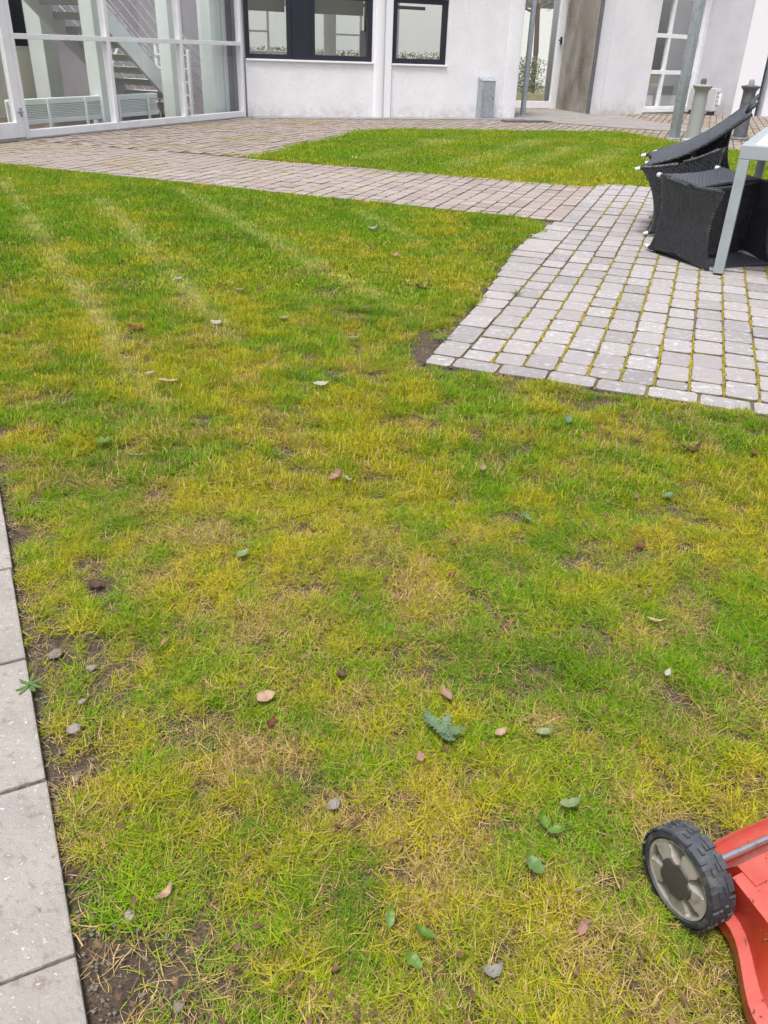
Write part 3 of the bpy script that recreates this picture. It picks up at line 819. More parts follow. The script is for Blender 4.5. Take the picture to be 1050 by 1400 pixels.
# grey wall coming back towards the courtyard and the white wall after it
GD = unit(0.73, -0.70)
G0 = CP(3.72)
def GP(d, o=0.0): return (G0[0] + GD[0] * d + GD[1] * o, G0[1] + GD[1] * d - GD[0] * o)
mb = MB(); mb.prism([GP(0), GP(1.02), GP(1.02, -0.25), GP(0.0, -0.25)], -0.1, WH)
sub('wall_panel', mb, MT['render_grey'], rw)
F0 = GP(1.03); FD = unit(0.93, 0.20)
def FP(d, o=0.0): return (F0[0] + FD[0] * d + FD[1] * o, F0[1] + FD[1] * d - FD[0] * o)
mb = MB(); mb.prism([FP(0.0), FP(0.62), FP(0.62, -0.25), FP(0.06, -0.25)], -0.1, WH)
mb.prism([FP(0.78), FP(5.0), FP(5.0, -0.25), FP(0.78, -0.25)], -0.1, WH)
sub('wall_panel', mb, MT['white_smooth'], rw)
mb = MB(); bar(mb, FP, 0.622, 0.778, -0.05, WH, -0.10, -0.2, FD); sub('wall_recess', mb, MT['galv_dark'], rw)
mb = MB(); bar(mb, FP, 0.70, 0.762, 0.0, WH, 0.05, -0.05, FD); sub('downpipe', mb, MT['galv'], rw)
mb = MB()
mb.prism([CP(0.05, -0.2), CP(1.45, 0.2), CP(3.72, 0.2), GP(1.0, .2), FP(5, .2), FP(5, -3), CP(3.9, -3.0), CP(3.9, -2.02), CP(3.9, -0.3), CP(1.5, -0.3), CP(1.5, -3.0), CP(0.1, -3.0)], WH, WH + 0.25)  # notch left open above the window room to let the sky in
sub('roof', mb, MT['concrete'], rw)

# ------------------------------------------------------------------ poles along the recess and the lawn
def pole(label, x, y, r, h, m, square=False, lean=0):
    t = thing('steel_post', label, 'post', (x, y, 0))
    mb = MB()
    if square:
        mb.obox((0, 0, h / 2), (math.cos(lean), math.sin(lean), 0), (-math.sin(lean), math.cos(lean), 0), (0, 0, 1), (r, r, h / 2), 0.006)
    else: mb.tube([(0, 0, 0), (0, 0, h)], r, 14)
    ob('shaft', mb, m, t, autosmooth=True)
    mb = MB(); mb.lathe((0, 0, 0), [(r * 1.9, 0), (r * 1.9, 0.012), (r * 1.2, 0.02)], 14); 
    ob('foot_plate', mb, m, t)
    return t
pole('round galvanised post beside the recessed glass door, at the white wall corner', 2.60, 19.05, 0.055, 3.28, MT['galv'])
pole('thin dark grey pipe between the stained curved wall and the cracked white wall', 4.20, 20.22, 0.04, 3.28, MT['galv_dark'])
pole('square galvanised post at the far lawn edge in front of the white six pane window', 4.53, 14.74, 0.062, 3.25, MT['galv'], True, 0.5)

# ------------------------------------------------------------------ bollard lights
def bollard(label, x, y, dark):
    t = thing('bollard_light', label, 'bollard', (x, y, 0), 'bollard lights beside the far lawn')
    m = MT['galv_dark'] if dark else MT['boll']
    mb = MB(); mb.lathe((0, 0, 0), [(0.17, 0), (0.17, 0.02), (0.15, 0.035), (0.125, 0.045)], 24); ob('base_plate', mb, m, t, autosmooth=True)
    mb = MB(); mb.lathe((0, 0, 0), [(0.112, 0.045), (0.106, 0.40), (0.100, 0.70)], 24); ob('column', mb, m, t, autosmooth=True)
    mb = MB(); mb.lathe((0, 0, 0), [(0.100, 0.70), (0.108, 0.735), (0.135, 0.765), (0.15, 0.785), (0.15, 0.80), (0.07, 0.815)], 24); ob('flared_cap', mb, m, t, autosmooth=True)
    mb = MB(); mb.lathe((0, 0, 0), [(0.042, 0.812), (0.045, 0.86), (0.036, 0.893), (0.012, 0.905)], 16); ob('knob', mb, MT['galv_dark'] if not dark else MT['boll'], t, autosmooth=True)
    return t
bollard('pale grey green bollard with a flared cap, next to the square post', 4.74, 14.45, False)
bollard('darker grey bollard half hidden behind the tipped wicker chairs', 5.75, 15.14, True)

# ------------------------------------------------------------------ outdoor unit by the window
ac = thing('outdoor_unit', 'white boxed outdoor heat unit on the ground beside the tall white window', 'heat pump', (7.05, 22.05, 0))
AX = unit(0.8, -0.6)
def AP(d, o): return (6.93 + AX[0] * d + AX[1] * o, 21.98 + AX[1] * d - AX[0] * o)
mb = MB(); bar(mb, AP, 0.0, 0.62, 0.08, 0.575, 0.0, -0.32, AX, 0.02); sub('casing', mb, MT['ac_grey'], ac)
mb = MB(); bar(mb, AP, 0.6205, 0.632, 0.10, 0.555, -0.02, -0.30, AX, 0.003); pn = sub('side_panel', mb, MT['ac_white'], ac)
for i in range(4):
    for j in range(2):
        mb = MB(); bar(mb, AP, 0.632, 0.640, 0.20 + i * 0.085, 0.235 + i * 0.085, -0.07 - j * 0.12, -0.10 - j * 0.12, AX, 0)
        sub('vent_slot', mb, MT['dark_plastic'], pn)
mb = MB(); bar(mb, AP, 0.633, 0.70, 0.22, 0.46, -0.20, -0.29, AX, 0.01); sub('valve_cover', mb, MT['ac_white'], ac)
mb = MB()
mb.lathe((*AP(0.27, 0.0), 0.33), [(0.19, 0.0), (0.19, 0.012), (0.17, 0.012), (0.17, 0.004)], 28, (AX[1], -AX[0], 0))
for i in range(1, 5): mb.lathe((*AP(0.27, 0.002), 0.33), [(0.035 * i, 0.0), (0.035 * i, 0.008), (0.035 * i - .006, 0.008)], 24, (AX[1], -AX[0], 0))
sub('fan_grille', mb, MT['ac_grey'], ac)
for d_ in (0.06, 0.5):
    mb = MB(); bar(mb, AP, d_, d_ + 0.07, 0.0, 0.079, 0.02, -0.34, AX, 0); sub('foot', mb, MT['dark_plastic'], ac)

# ------------------------------------------------------------------ glazed stair hall on the left
M0 = (-4.68, 11.21); HD = (0.381, 0.9245); HN = (-0.9245, 0.381)
def HP(d, i=0.0): return (M0[0] + HD[0] * d + HN[0] * i, M0[1] + HD[1] * d + HN[1] * i)
def HQ(d, o): return HP(d, -o)          # same sign convention as the other walls: o < 0 is inside
hall = thing('glazed_hall', 'glazed stair hall with white metal frames and a glass door', 'building', (*HP(2.5), 0))
ROWS = [0.10, 1.10, 1.16, 2.28, 2.34, 3.25]
MUL = [0.0, 1.73, 3.40, 5.12]
HALL0 = -6.5
for dm in MUL + [-2.7, -4.6, HALL0]:
    fm = MB(); bar(fm, HQ, dm - 0.033, dm + 0.033, 0.0, 3.25, 0.012, -0.09, HD, 0.006)
    sub('mullion', fm, MT['white_paint'], hall)
spans = [(a + .0335, b - .0335) for a, b in ((0, 1.73), (1.73, 3.40), (3.40, 5.12), (-2.7, -1.09), (-4.6, -2.7), (HALL0, -4.6))]
for a, b in spans:
    for lo, hi, o_ in ((1.10, 1.16, 0.006), (2.28, 2.34, 0.006), (0.015, 0.10, 0.008), (3.16, 3.25, 0.006)):
        tr = MB(); bar(tr, HQ, a, b, lo, hi, o_, -0.08, HD, 0.005)
        sub('bottom_rail' if lo < 0.1 else 'transom', tr, MT['white_paint'], hall)
sl = MB(); bar(sl, HQ, HALL0, 5.16, -0.05, 0.014, 0.06, -0.2, HD, 0.003); sub('threshold', sl, MT['concrete'], hall)
for a, b in spans:
    for lo, hi in ((0.10, 1.10), (1.16, 2.28), (2.34, 3.16)):
        sub('pane', pane_quad(HQ, a, b, lo, hi, -0.035), MT['glass'], hall)
# door leaf left of the first mullion
dl = MB()
for (a, b, lo, hi) in ((-0.16, -0.038, 0.025, 2.28), (-1.05, -0.93, 0.025, 2.28), (-0.93, -0.16, 0.025, 0.20), (-0.93, -0.16, 2.16, 2.28)):
    bar(dl, HQ, a, b, lo, hi, 0.014, -0.05, HD, 0.006)
leaf = sub('door', dl, MT['white_paint'], hall)
sub('pane', pane_quad(HQ, -0.93, -0.16, 0.20, 2.16, -0.02), MT['glass'], leaf)
hh = MB(); bar(hh, HQ, -0.085, -0.055, 0.26, 0.36, 0.03, 0.014, HD, 0.003); bar(hh, HQ, -0.14, -0.06, 0.30, 0.325, 0.055, 0.032, HD, 0.006)
sub('latch', hh, MT['galv'], leaf)
hh = MB(); bar(hh, HQ, -1.09, -1.053, 0.0, 3.25, 0.012, -0.09, HD, 0.004); bar(hh, HQ, -1.05, -0.036, 2.285, 2.345, 0.01, -0.08, HD, 0.004)
sub('door_frame', hh, MT['white_paint'], hall)
sub('pane', pane_quad(HQ, -1.05, -0.036, 2.345, 3.25, -0.035), MT['glass'], hall)
# floor, walls, and an unseen roof made of glass so light enters
mb = MB(); mb.prism([HP(HALL0, 0.2), HP(5.16, 0.2), HP(5.16, 5.2), HP(HALL0, 5.2)], -0.1, 0.0); sub('hall_floor', mb, MT['tile'], hall)
mb = MB()
mb.prism([HP(5.13, 0.30), HP(5.32, 0.30), HP(5.32, 5.2), HP(5.13, 5.2)], -0.1, 6.0)
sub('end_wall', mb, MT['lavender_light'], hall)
mb = MB()
def HB(d, o): return HQ(d, o - 5.2)
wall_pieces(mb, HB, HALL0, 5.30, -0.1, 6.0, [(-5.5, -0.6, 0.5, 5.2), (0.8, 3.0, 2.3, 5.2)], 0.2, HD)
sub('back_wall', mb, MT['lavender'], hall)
mb = MB(); mb.prism([HP(-1.2, 2.5), HP(2.86, 2.5), HP(2.86, 2.62), HP(-1.2, 2.62)], 0.0, 0.98)
mb.prism([HP(-1.2, 2.5), HP(2.52, 2.5), HP(2.52, 2.62), HP(-1.2, 2.62)], 0.98, 3.2)
sub('partition', mb, MT['cream'], hall)
mb = MB(); bar(mb, HQ, 2.53, 2.84, 0.99, 3.2, -2.52, -2.60, HD, 0); sub('dark_window', mb, MT['dark_frame'], hall)
mb = MB()
mb.prism([HP(HALL0, 0.09), HP(5.2, 0.09), HP(5.2, 0.2), HP(HALL0, 0.2)], 3.25, 3.4)
for dd_ in np.linspace(HALL0, 5.2, 8):
    p, q = HP(dd_, 0.14), HP(dd_, 5.3)
    mb.tube([(p[0], p[1], 3.4), (q[0], q[1], 6.1)], 0.05, 6)
gr_ = sub('roof_frame', mb, MT['white_paint'], hall)
p = [HP(HALL0, 0.14), HP(5.2, 0.14), HP(5.2, 5.3), HP(HALL0, 5.3)]
mb = MB(); mb.add([(p[0][0], p[0][1], 3.46), (p[1][0], p[1][1], 3.46), (p[2][0], p[2][1], 6.16), (p[3][0], p[3][1], 6.16)], [(0, 1, 2, 3)])
sub('added_roof_glazing', mb, MT['glass'], gr_)
# columns
for (d0, d1, i0, i1, h) in ((1.80, 2.06, 0.28, 0.5, 3.6), (3.50, 3.76, 0.28, 0.5, 3.6), (4.60, 4.80, 0.25, 0.5, 3.5), (2.62, 2.92, 2.0, 2.3, 4.3)):
    mb = MB(); bar(mb, HQ, d0, d1, 0.0, h, -i0, -i1, HD, 0.01); sub('column', mb, MT['mint'], hall)
mb = MB()
for i in range(4): bar(mb, HQ, 4.82 + i * 0.075, 4.88 + i * 0.075, 0.0, 3.4, -0.26 - 0.02 * (i % 2), -0.40, HD, 0.01)
sub('pipe_casing', mb, MT['mint'], hall)
# things inside
ra = thing('radiator', 'long pale green convector radiator standing behind the hall glass', 'radiator', (*HP(1.6, 0.4), 0))
mb = MB()
bar(mb, HQ, 0.12, 3.13, 0.35, 0.42, -0.33, -0.42, HD, 0.008); bar(mb, HQ, 0.12, 3.13, 0.12, 0.18, -0.33, -0.42, HD, 0.008)
sub('rail', mb, MT['mint'], ra)
for i in range(8):
    mb = MB(); bar(mb, HQ, 0.13, 3.12, 0.185 + i * 0.0205, 0.199 + i * 0.0205, -0.335, -0.41, HD, 0.002); sub('slat', mb, MT['mint'], ra)
for d_ in (0.05, 0.76, 1.48, 2.18, 2.87):
    mb = MB(); bar(mb, HQ, d_ - 0.02, d_ + 0.02, 0.0, 0.405, -0.30, -0.328, HD, 0.006); sub('leg', mb, MT['mint'], ra)
mb = MB(); mb.tube([(*HP(3.14, 0.36), 0.16), (*HP(3.19, 0.36), 0.16), (*HP(3.21, 0.36), 0.08), (*HP(3.21, 0.36), 0.0)], 0.008, 8); sub('supply_pipe', mb, MT['white_paint'], ra)
st = thing('staircase', 'white open staircase with cable rails inside the glazed hall', 'staircase', (*HP(4.7, 1.3), 0))
SL = 0.735; FOOT = 4.70
for i_, bw in ((0.70, 0.05), (1.74, 0.05)):
    mb = MB()
    pts = []
    for dd_, z0 in ((FOOT, 0.0), (FOOT, 0.02), (0.0, SL * FOOT + 0.02), (0.0, SL * FOOT - 0.31), (FOOT - 0.42, 0.0)): pts.append((dd_, z0))
    vs = [(*HP(a, i_), b) for a, b in pts] + [(*HP(a, i_ + bw), b) for a, b in pts]
    n_ = len(pts)
    mb.add(vs, [tuple(range(n_)), tuple(range(n_, 2 * n_))[::-1]] + [(i, (i + 1) % n_, n_ + (i + 1) % n_, n_ + i) for i in range(n_)])
    sub('stringer', mb, MT['stair_paint'], st)
for k_ in range(18):
    dd_ = FOOT - 0.2 - k_ * 0.245; z_ = 0.17 + k_ * 0.245 * SL - 0.02
    mb = MB(); bar(mb, HQ, dd_ - 0.15, dd_ + 0.13, z_ - 0.04, z_ + 0.05, -0.751, -1.739, HD, 0.005)
    sub('tread', mb, MT['room_grey'], st)
PX, PZ = 0.52, 0.68                                         # the rail leans square to the flight
for i_ in (0.725, 1.765):
    rl = MB(); rl.tube([(*HP(FOOT + PX - 0.1, i_), PZ + 0.05), (*HP(PX, i_), PZ + SL * FOOT)], 0.022, 8)
    hr = sub('handrail', rl, MT['white_paint'], st)
    for k_ in range(1, 6):
        f_ = k_ / 6
        cb = MB(); cb.tube([(*HP(FOOT - 0.05 + PX * f_, i_), SL * 0.05 + PZ * f_), (*HP(PX * f_, i_), SL * FOOT + PZ * f_)], 0.010, 6)
        sub('cable', cb, MT['white_paint'], hr)
    for dd_ in (3.8, 2.3, 0.8):
        z_ = SL * (FOOT - dd_)
        mb = MB(); mb.tube([(*HP(dd_ - 0.08, i_), z_ - 0.1), (*HP(dd_ + PX, i_), z_ + PZ)], 0.022, 8)
        sub('baluster', mb, MT['white_paint'], st)
nb = thing('balustrade', 'small white balustrade with rails at the foot of the hall stairs', 'railing', (*HP(4.55, 0.55), 0))
mb = MB(); bar(mb, HQ, 4.42, 4.47, 0.0, 1.02, -0.60, -0.65, HD, 0.005); sub('post', mb, MT['white_paint'], nb)
mb = MB(); bar(mb, HQ, 4.42, 4.47, 0.0, 1.1, -1.25, -1.30, HD, 0.005); sub('post', mb, MT['white_paint'], nb)
for k_ in range(5):
    mb = MB(); bar(mb, HQ, 4.43, 4.46, 0.12 + k_ * 0.2, 0.145 + k_ * 0.2, -0.651, -1.249, HD, 0.003); sub('rail', mb, MT['white_paint'], nb)

# ------------------------------------------------------------------ what is seen through the windows: hedges, garden wall, bare tree
def hedge(label, a, b, w, h, n, seed):
    r = random.Random(seed); t = thing('hedge', label, 'hedge', (a[0], a[1], 0))
    A, B = Vector((*a, 0)), Vector((*b, 0)); d = (B - A); L = d.length; d.normalize(); nn = Vector((-d.y, d.x, 0))
    mb = MB()
    for _ in range(n):
        c = A + d * r.uniform(0, L) + nn * (r.uniform(-.5, .5) * w) + Vector((0, 0, r.uniform(0.02, h) * r.uniform(.85, 1.03)))
        x = Vector((r.gauss(0, 1), r.gauss(0, 1), r.gauss(0, 1))).normalized(); y = x.orthogonal().normalized(); s_ = r.uniform(.018, .036)
        mb.add([c - x * s_ * 1.6, c + y * s_ * .6, c + x * s_ * 1.6, c - y * s_ * .6], [(0, 1, 2, 3)])
    sub('foliage', mb, MT['hedge'], t)
    mb = MB()
    for k in range(int(L / 1.2) + 1):
        c = A + d * min(k * 1.2, L); mb.tube([c, c + Vector((.05, 0, h * .8))], [.03, .008], 5)
    sub('stem', mb, MT['bark'], t)
hedge('clipped green hedge seen through the windows of the white building', (-4.5, 27.0), (4.6, 30.6), 0.9, 1.06, 16000, 1)
gw = MB(); gw.prism([(-16, 33.5), (16, 40.5), (16.1, 40.2), (-15.9, 33.2)], 0, 2.7)
tag(ob('garden_wall', gw, MT['room_white']), 'white garden wall far behind the hedge, seen through the glass door', 'wall')
rl_ = MB(); p = [WP(-0.05, -1.4), WP(5.5, -1.4), WP(5.5, -4.6), WP(-0.05, -4.6)]
rl_.add([(q[0], q[1], WH + 0.27) for q in p], [(0, 1, 2, 3)])
sub('added_skylight', rl_, MT['glass'], wb)  # unseen skylight, added so the sky brightens the room
tt = thing('bare_tree', 'leafless tree seen through the recessed glass door', 'tree', (4.35, 32.0, 0))
tk = MB(); br = MB(); r_ = random.Random(4)
tk.tube([(4.6, 32.0, 0), (4.6, 32.0, 1.2), (4.5, 32.0, 2.6)], [.12, .09, .07], 8)
def grow(p, d, L, r, n):
    q = p + d * L; br.tube([p, (p + q) / 2 + Vector((r_.uniform(-.05, .05), 0, r_.uniform(-.05, .05))), q], [r, r * .8, r * .6], 5)
    if n:
        for _ in range(3):
            nd = (d + Vector((r_.uniform(-.8, .8), r_.uniform(-.8, .8), r_.uniform(-.35, .5)))).normalized()
            grow(q, nd, L * .72, r * .6, n - 1)
for _ in range(5): grow(Vector((4.5, 32.0, r_.uniform(2.2, 2.6))), Vector((r_.uniform(-1, 1), r_.uniform(-1, 1), r_.uniform(.2, 1))).normalized(), .8, .045, 4)
sub('trunk', tk, MT['bark'], tt); sub('crown', br, MT['bark'], tt)

# ------------------------------------------------------------------ the building across the court, behind the viewer, seen in the window panes
OX, OYY = unit(1.0, 0.12)
def OP(d, o=0.0): return (9.0 - OX * d - OYY * o, -3.3 - OYY * d + OX * o)
opp = thing('opposite_building', 'white building across the court, seen mirrored in the dark framed windows', 'building', (*OP(8), 0))
mb = MB(); ow = [(0.8 + i * 2.3, 2.5 + i * 2.3, 0.9, 2.3) for i in range(7)]
wall_pieces(mb, OP, 0.0, 17.0, -0.1, 3.4, ow, 0.3, (-OX, -OYY))
sub('wall', mb, MT['render'], opp)
for (a, b, lo, hi) in ow:
    framed_window('window', opp, OP, (-OX, -OYY), a + .01, b - .01, lo, hi, [(a + b) / 2], [], 0.08, 0.06, MT['white_paint'], off=-0.05)
mb = MB(); mb.prism([OP(-.1, .3), OP(17.1, .3), OP(17.1, -6), OP(-.1, -6)], 3.4, 3.65); sub('roof', mb, MT['concrete'], opp)
mb = MB(); mb.prism([OP(0, -3.0), OP(17, -3.0), OP(17, -3.2), OP(0, -3.2)], 0, 3.4); sub('inner_wall', mb, MT['room_white'], opp)

# ------------------------------------------------------------------ table
TX = Vector((*unit(0.90, -0.43), 0)); TY = Vector((-TX.y, TX.x, 0)); TZ = Vector((0, 0, 1))
TC = Vector((1.965, 5.115, 0))                               # the corner nearest the lawn
TW, TL, TH = 0.95, 1.75, 0.738
def TP(a, b, z): return TC + TX * a + TY * b + TZ * z
table = thing('garden_table', 'pale aluminium slatted garden table with the wicker chairs tipped against it', 'table', TP(TW / 2, TL / 2, 0))
def tbar(a0, a1, b0, b1, z0, z1, bev=0.004):
    mb = MB(); mb.obox(TP((a0 + a1) / 2, (b0 + b1) / 2, (z0 + z1) / 2), TX, TY, TZ, ((a1 - a0) / 2, (b1 - b0) / 2, (z1 - z0) / 2), bev); return mb
fr = MB()
for (a0, a1, b0, b1) in ((0, TW, 0, 0.062), (0, TW, TL - 0.062, TL), (0, 0.062, 0.0625, TL - 0.0625), (TW - 0.062, TW, 0.0625, TL - 0.0625)):
    q = tbar(a0, a1, b0, b1, TH - 0.078, TH - 0.004); fr.add(q.v, q.f)
sub('frame', fr, MT['alu'], table)
for (a, b) in ((0.0, 0.0), (TW - .062, 0.0), (0.0, TL - .062), (TW - .062, TL - .062)):
    sub('leg', tbar(a + .001, a + .061, b + .001, b + .061, 0.012, TH - 0.0785), MT['alu'], table)
for k in range(7):
    a0 = 0.066 + k * 0.1175
    sub('slat', tbar(a0, a0 + 0.108, 0.066, TL - 0.066, TH - 0.022, TH, 0.003), MT['slatwhite'], table)

# ------------------------------------------------------------------ wicker chairs
def coons(c00, c10, c11, c01, sag, bow, n=12, thick=0.022, rec=0.0):
    """panel with hollow (inward curving) edges; returns an MB with uv in metres"""
    c00, c10, c11, c01 = map(Vector, (c00, c10, c11, c01))
    ctr = (c00 + c10 + c11 + c01) / 4
    nrm = (c10 - c00).cross(c01 - c00).normalized()
    wx = (c10 - c00).length; wy = (c01 - c00).length
    def edge(a, b, t, s):
        mid = (a + b) / 2; inn = (ctr - mid).normalized()
        return a.lerp(b, t) + inn * (s * 4 * t * (1 - t))
    sb, sr, st_, sl_ = sag
    def P(u, v):
        eb, et = edge(c00, c10, u, sb), edge(c01, c11, u, st_)
        el, er = edge(c00, c01, v, sl_), edge(c10, c11, v, sr)
        bil = c00 * (1 - u) * (1 - v) + c10 * u * (1 - v) + c11 * u * v + c01 * (1 - u) * v
        p = eb * (1 - v) + et * v + el * (1 - u) + er * u - bil + nrm * (bow * 16 * u * (1 - u) * v * (1 - v))
        if rec: p = p + Vector((0, rec * max(0, (p.z - 0.25) / (c01.z - 0.25)) ** 1.6, 0))
        return p
    mb = MB(); mb.uv = []
    for sgn in (1, -1):
        base = len(mb.v)
        for j in range(n + 1):
            for i in range(n + 1):
                mb.v.append(tuple(P(i / n, j / n) + nrm * sgn * thick / 2)); mb.uv.append((i / n * wx, j / n * wy))
        for j in range(n):
            for i in range(n):
                a = base + j * (n + 1) + i
                mb.f.append((a, a + 1, a + n + 2, a + n + 1))
    N = (n + 1) * (n + 1)
    rim = [i for i in range(n + 1)] + [j * (n + 1) + n for j in range(1, n + 1)] + [n * (n + 1) + i for i in range(n - 1, -1, -1)] + [j * (n + 1) for j in range(n - 1, 0, -1)]
    for a, b in zip(rim, rim[1:] + rim[:1]): mb.f.append((a, b, N + b, N + a))
    loop = [(Vector(mb.v[a]) + Vector(mb.v[a + N])) / 2 for a in rim]
    return mb, loop
def make_chair(name, label, W, D, arm_h, back_h, mw, skirt, group, rec=0.0):
    t = thing(name, label, 'chair', (0, 0, 0), group)
    w, d = W / 2, D / 2
    seat_z = 0.40
    z0 = 0.055
    def panel(nm, cs, sag, bow, rec=0.0):
        mb, loop = coons(*cs, sag, bow, rec=rec)
        o = ob(nm, mb, MT['wicker'], t, autosmooth=True)
        rm_ = MB(); rm_.tube(loop + [loop[0]], 0.0135, 8, cap=False); rm_.uv = [(p[0] * 1.0 + p[1], p[2] + p[1]) for p in rm_.v]
        ob('woven_edge', rm_, MT['wicker'], o, smooth=True)
        return o
    for sx in (1, -1):
        panel('side_panel', ((sx * w, d, z0), (sx * w, -d, z0), (sx * w, -d - .012, arm_h), (sx * (w + .004), d + .012, arm_h)), (0.055, 0.02, 0.075, 0.035), 0.0)
    panel('back_panel', ((w - .01, d, z0), (-w + .01, d, z0), (-w + .005, d + .015, back_h), (w - .005, d + .015, back_h)), (0.05, 0.03, 0.05, 0.03), 0.012, rec)
    if skirt:
        panel('front_panel', ((-w + .01, -d, z0), (w - .01, -d, z0), (w - .012, -d + .01, seat_z), (-w + .012, -d + .01, seat_z)), (0.05, 0.0, 0.03, 0.0), 0.006)
    panel('seat', ((-w + .02, -d + .02, seat_z), (w - .02, -d + .02, seat_z), (w - .02, d - .02, seat_z - .02), (-w + .02, d - .02, seat_z - .02)), (0.01, 0.0, 0.0, 0.0), -0.01)
    for sx in (1, -1):
        for sy in (1, -1):
            x, y = sx * (w - .004), sy * (d - .002)
            mb = MB(); mb.tube([(x, y, 0.028), (x, y, 0.12)], 0.0125, 10); lg = ob('leg', mb, MT['dark_plastic'], t, smooth=False, autosmooth=True)
            mb = MB(); mb.lathe((x, y, 0.0), [(0.010, 0), (0.0145, 0.004), (0.0145, 0.034), (0.0135, 0.036)], 12); ob('foot_cap', mb, MT['cap'], lg, autosmooth=True)
    m = Matrix.Identity(4)
    for i in range(3):
        for j in range(3): m[i][j] = mw[1][i][j]
        m[i][3] = mw[0][i]
    t.matrix_world = m
    return t
make_chair('wicker_chair', 'black wicker armchair lying on its back beside the near table leg, scuffed on its side', 0.494, 0.462, 0.614, 0.634,
           ((1.932, 5.851, 0.278), ((-0.9038, 0.0375, 0.4263), (-0.4228, 0.0753, -0.9031), (-0.0659, -0.9965, -0.0522))), True, 'black wicker chairs tipped against the table')
make_chair('wicker_chair', 'black wicker armchair with a long curved back leaning on the table corner, middle of three', 0.523, 0.463, 0.60, 0.77,
           ((1.855, 6.541, 0.254), ((0.3125, -0.3033, 0.9002), (0.9463, 0.0167, -0.3229), (0.0829, 0.9527, 0.2923))), False, 'black wicker chairs tipped against the table', 0.16)
make_chair('wicker_chair', 'black wicker armchair mostly hidden behind its twin, only its back top and feet showing', 0.522, 0.466, 0.60, 0.809,
           ((2.063, 6.964, 0.248), ((0.3518, -0.3492, 0.8685), (0.934, 0.0684, -0.3508), (0.0631, 0.9345, 0.3503))), False, 'black wicker chairs tipped against the table', 0.16)

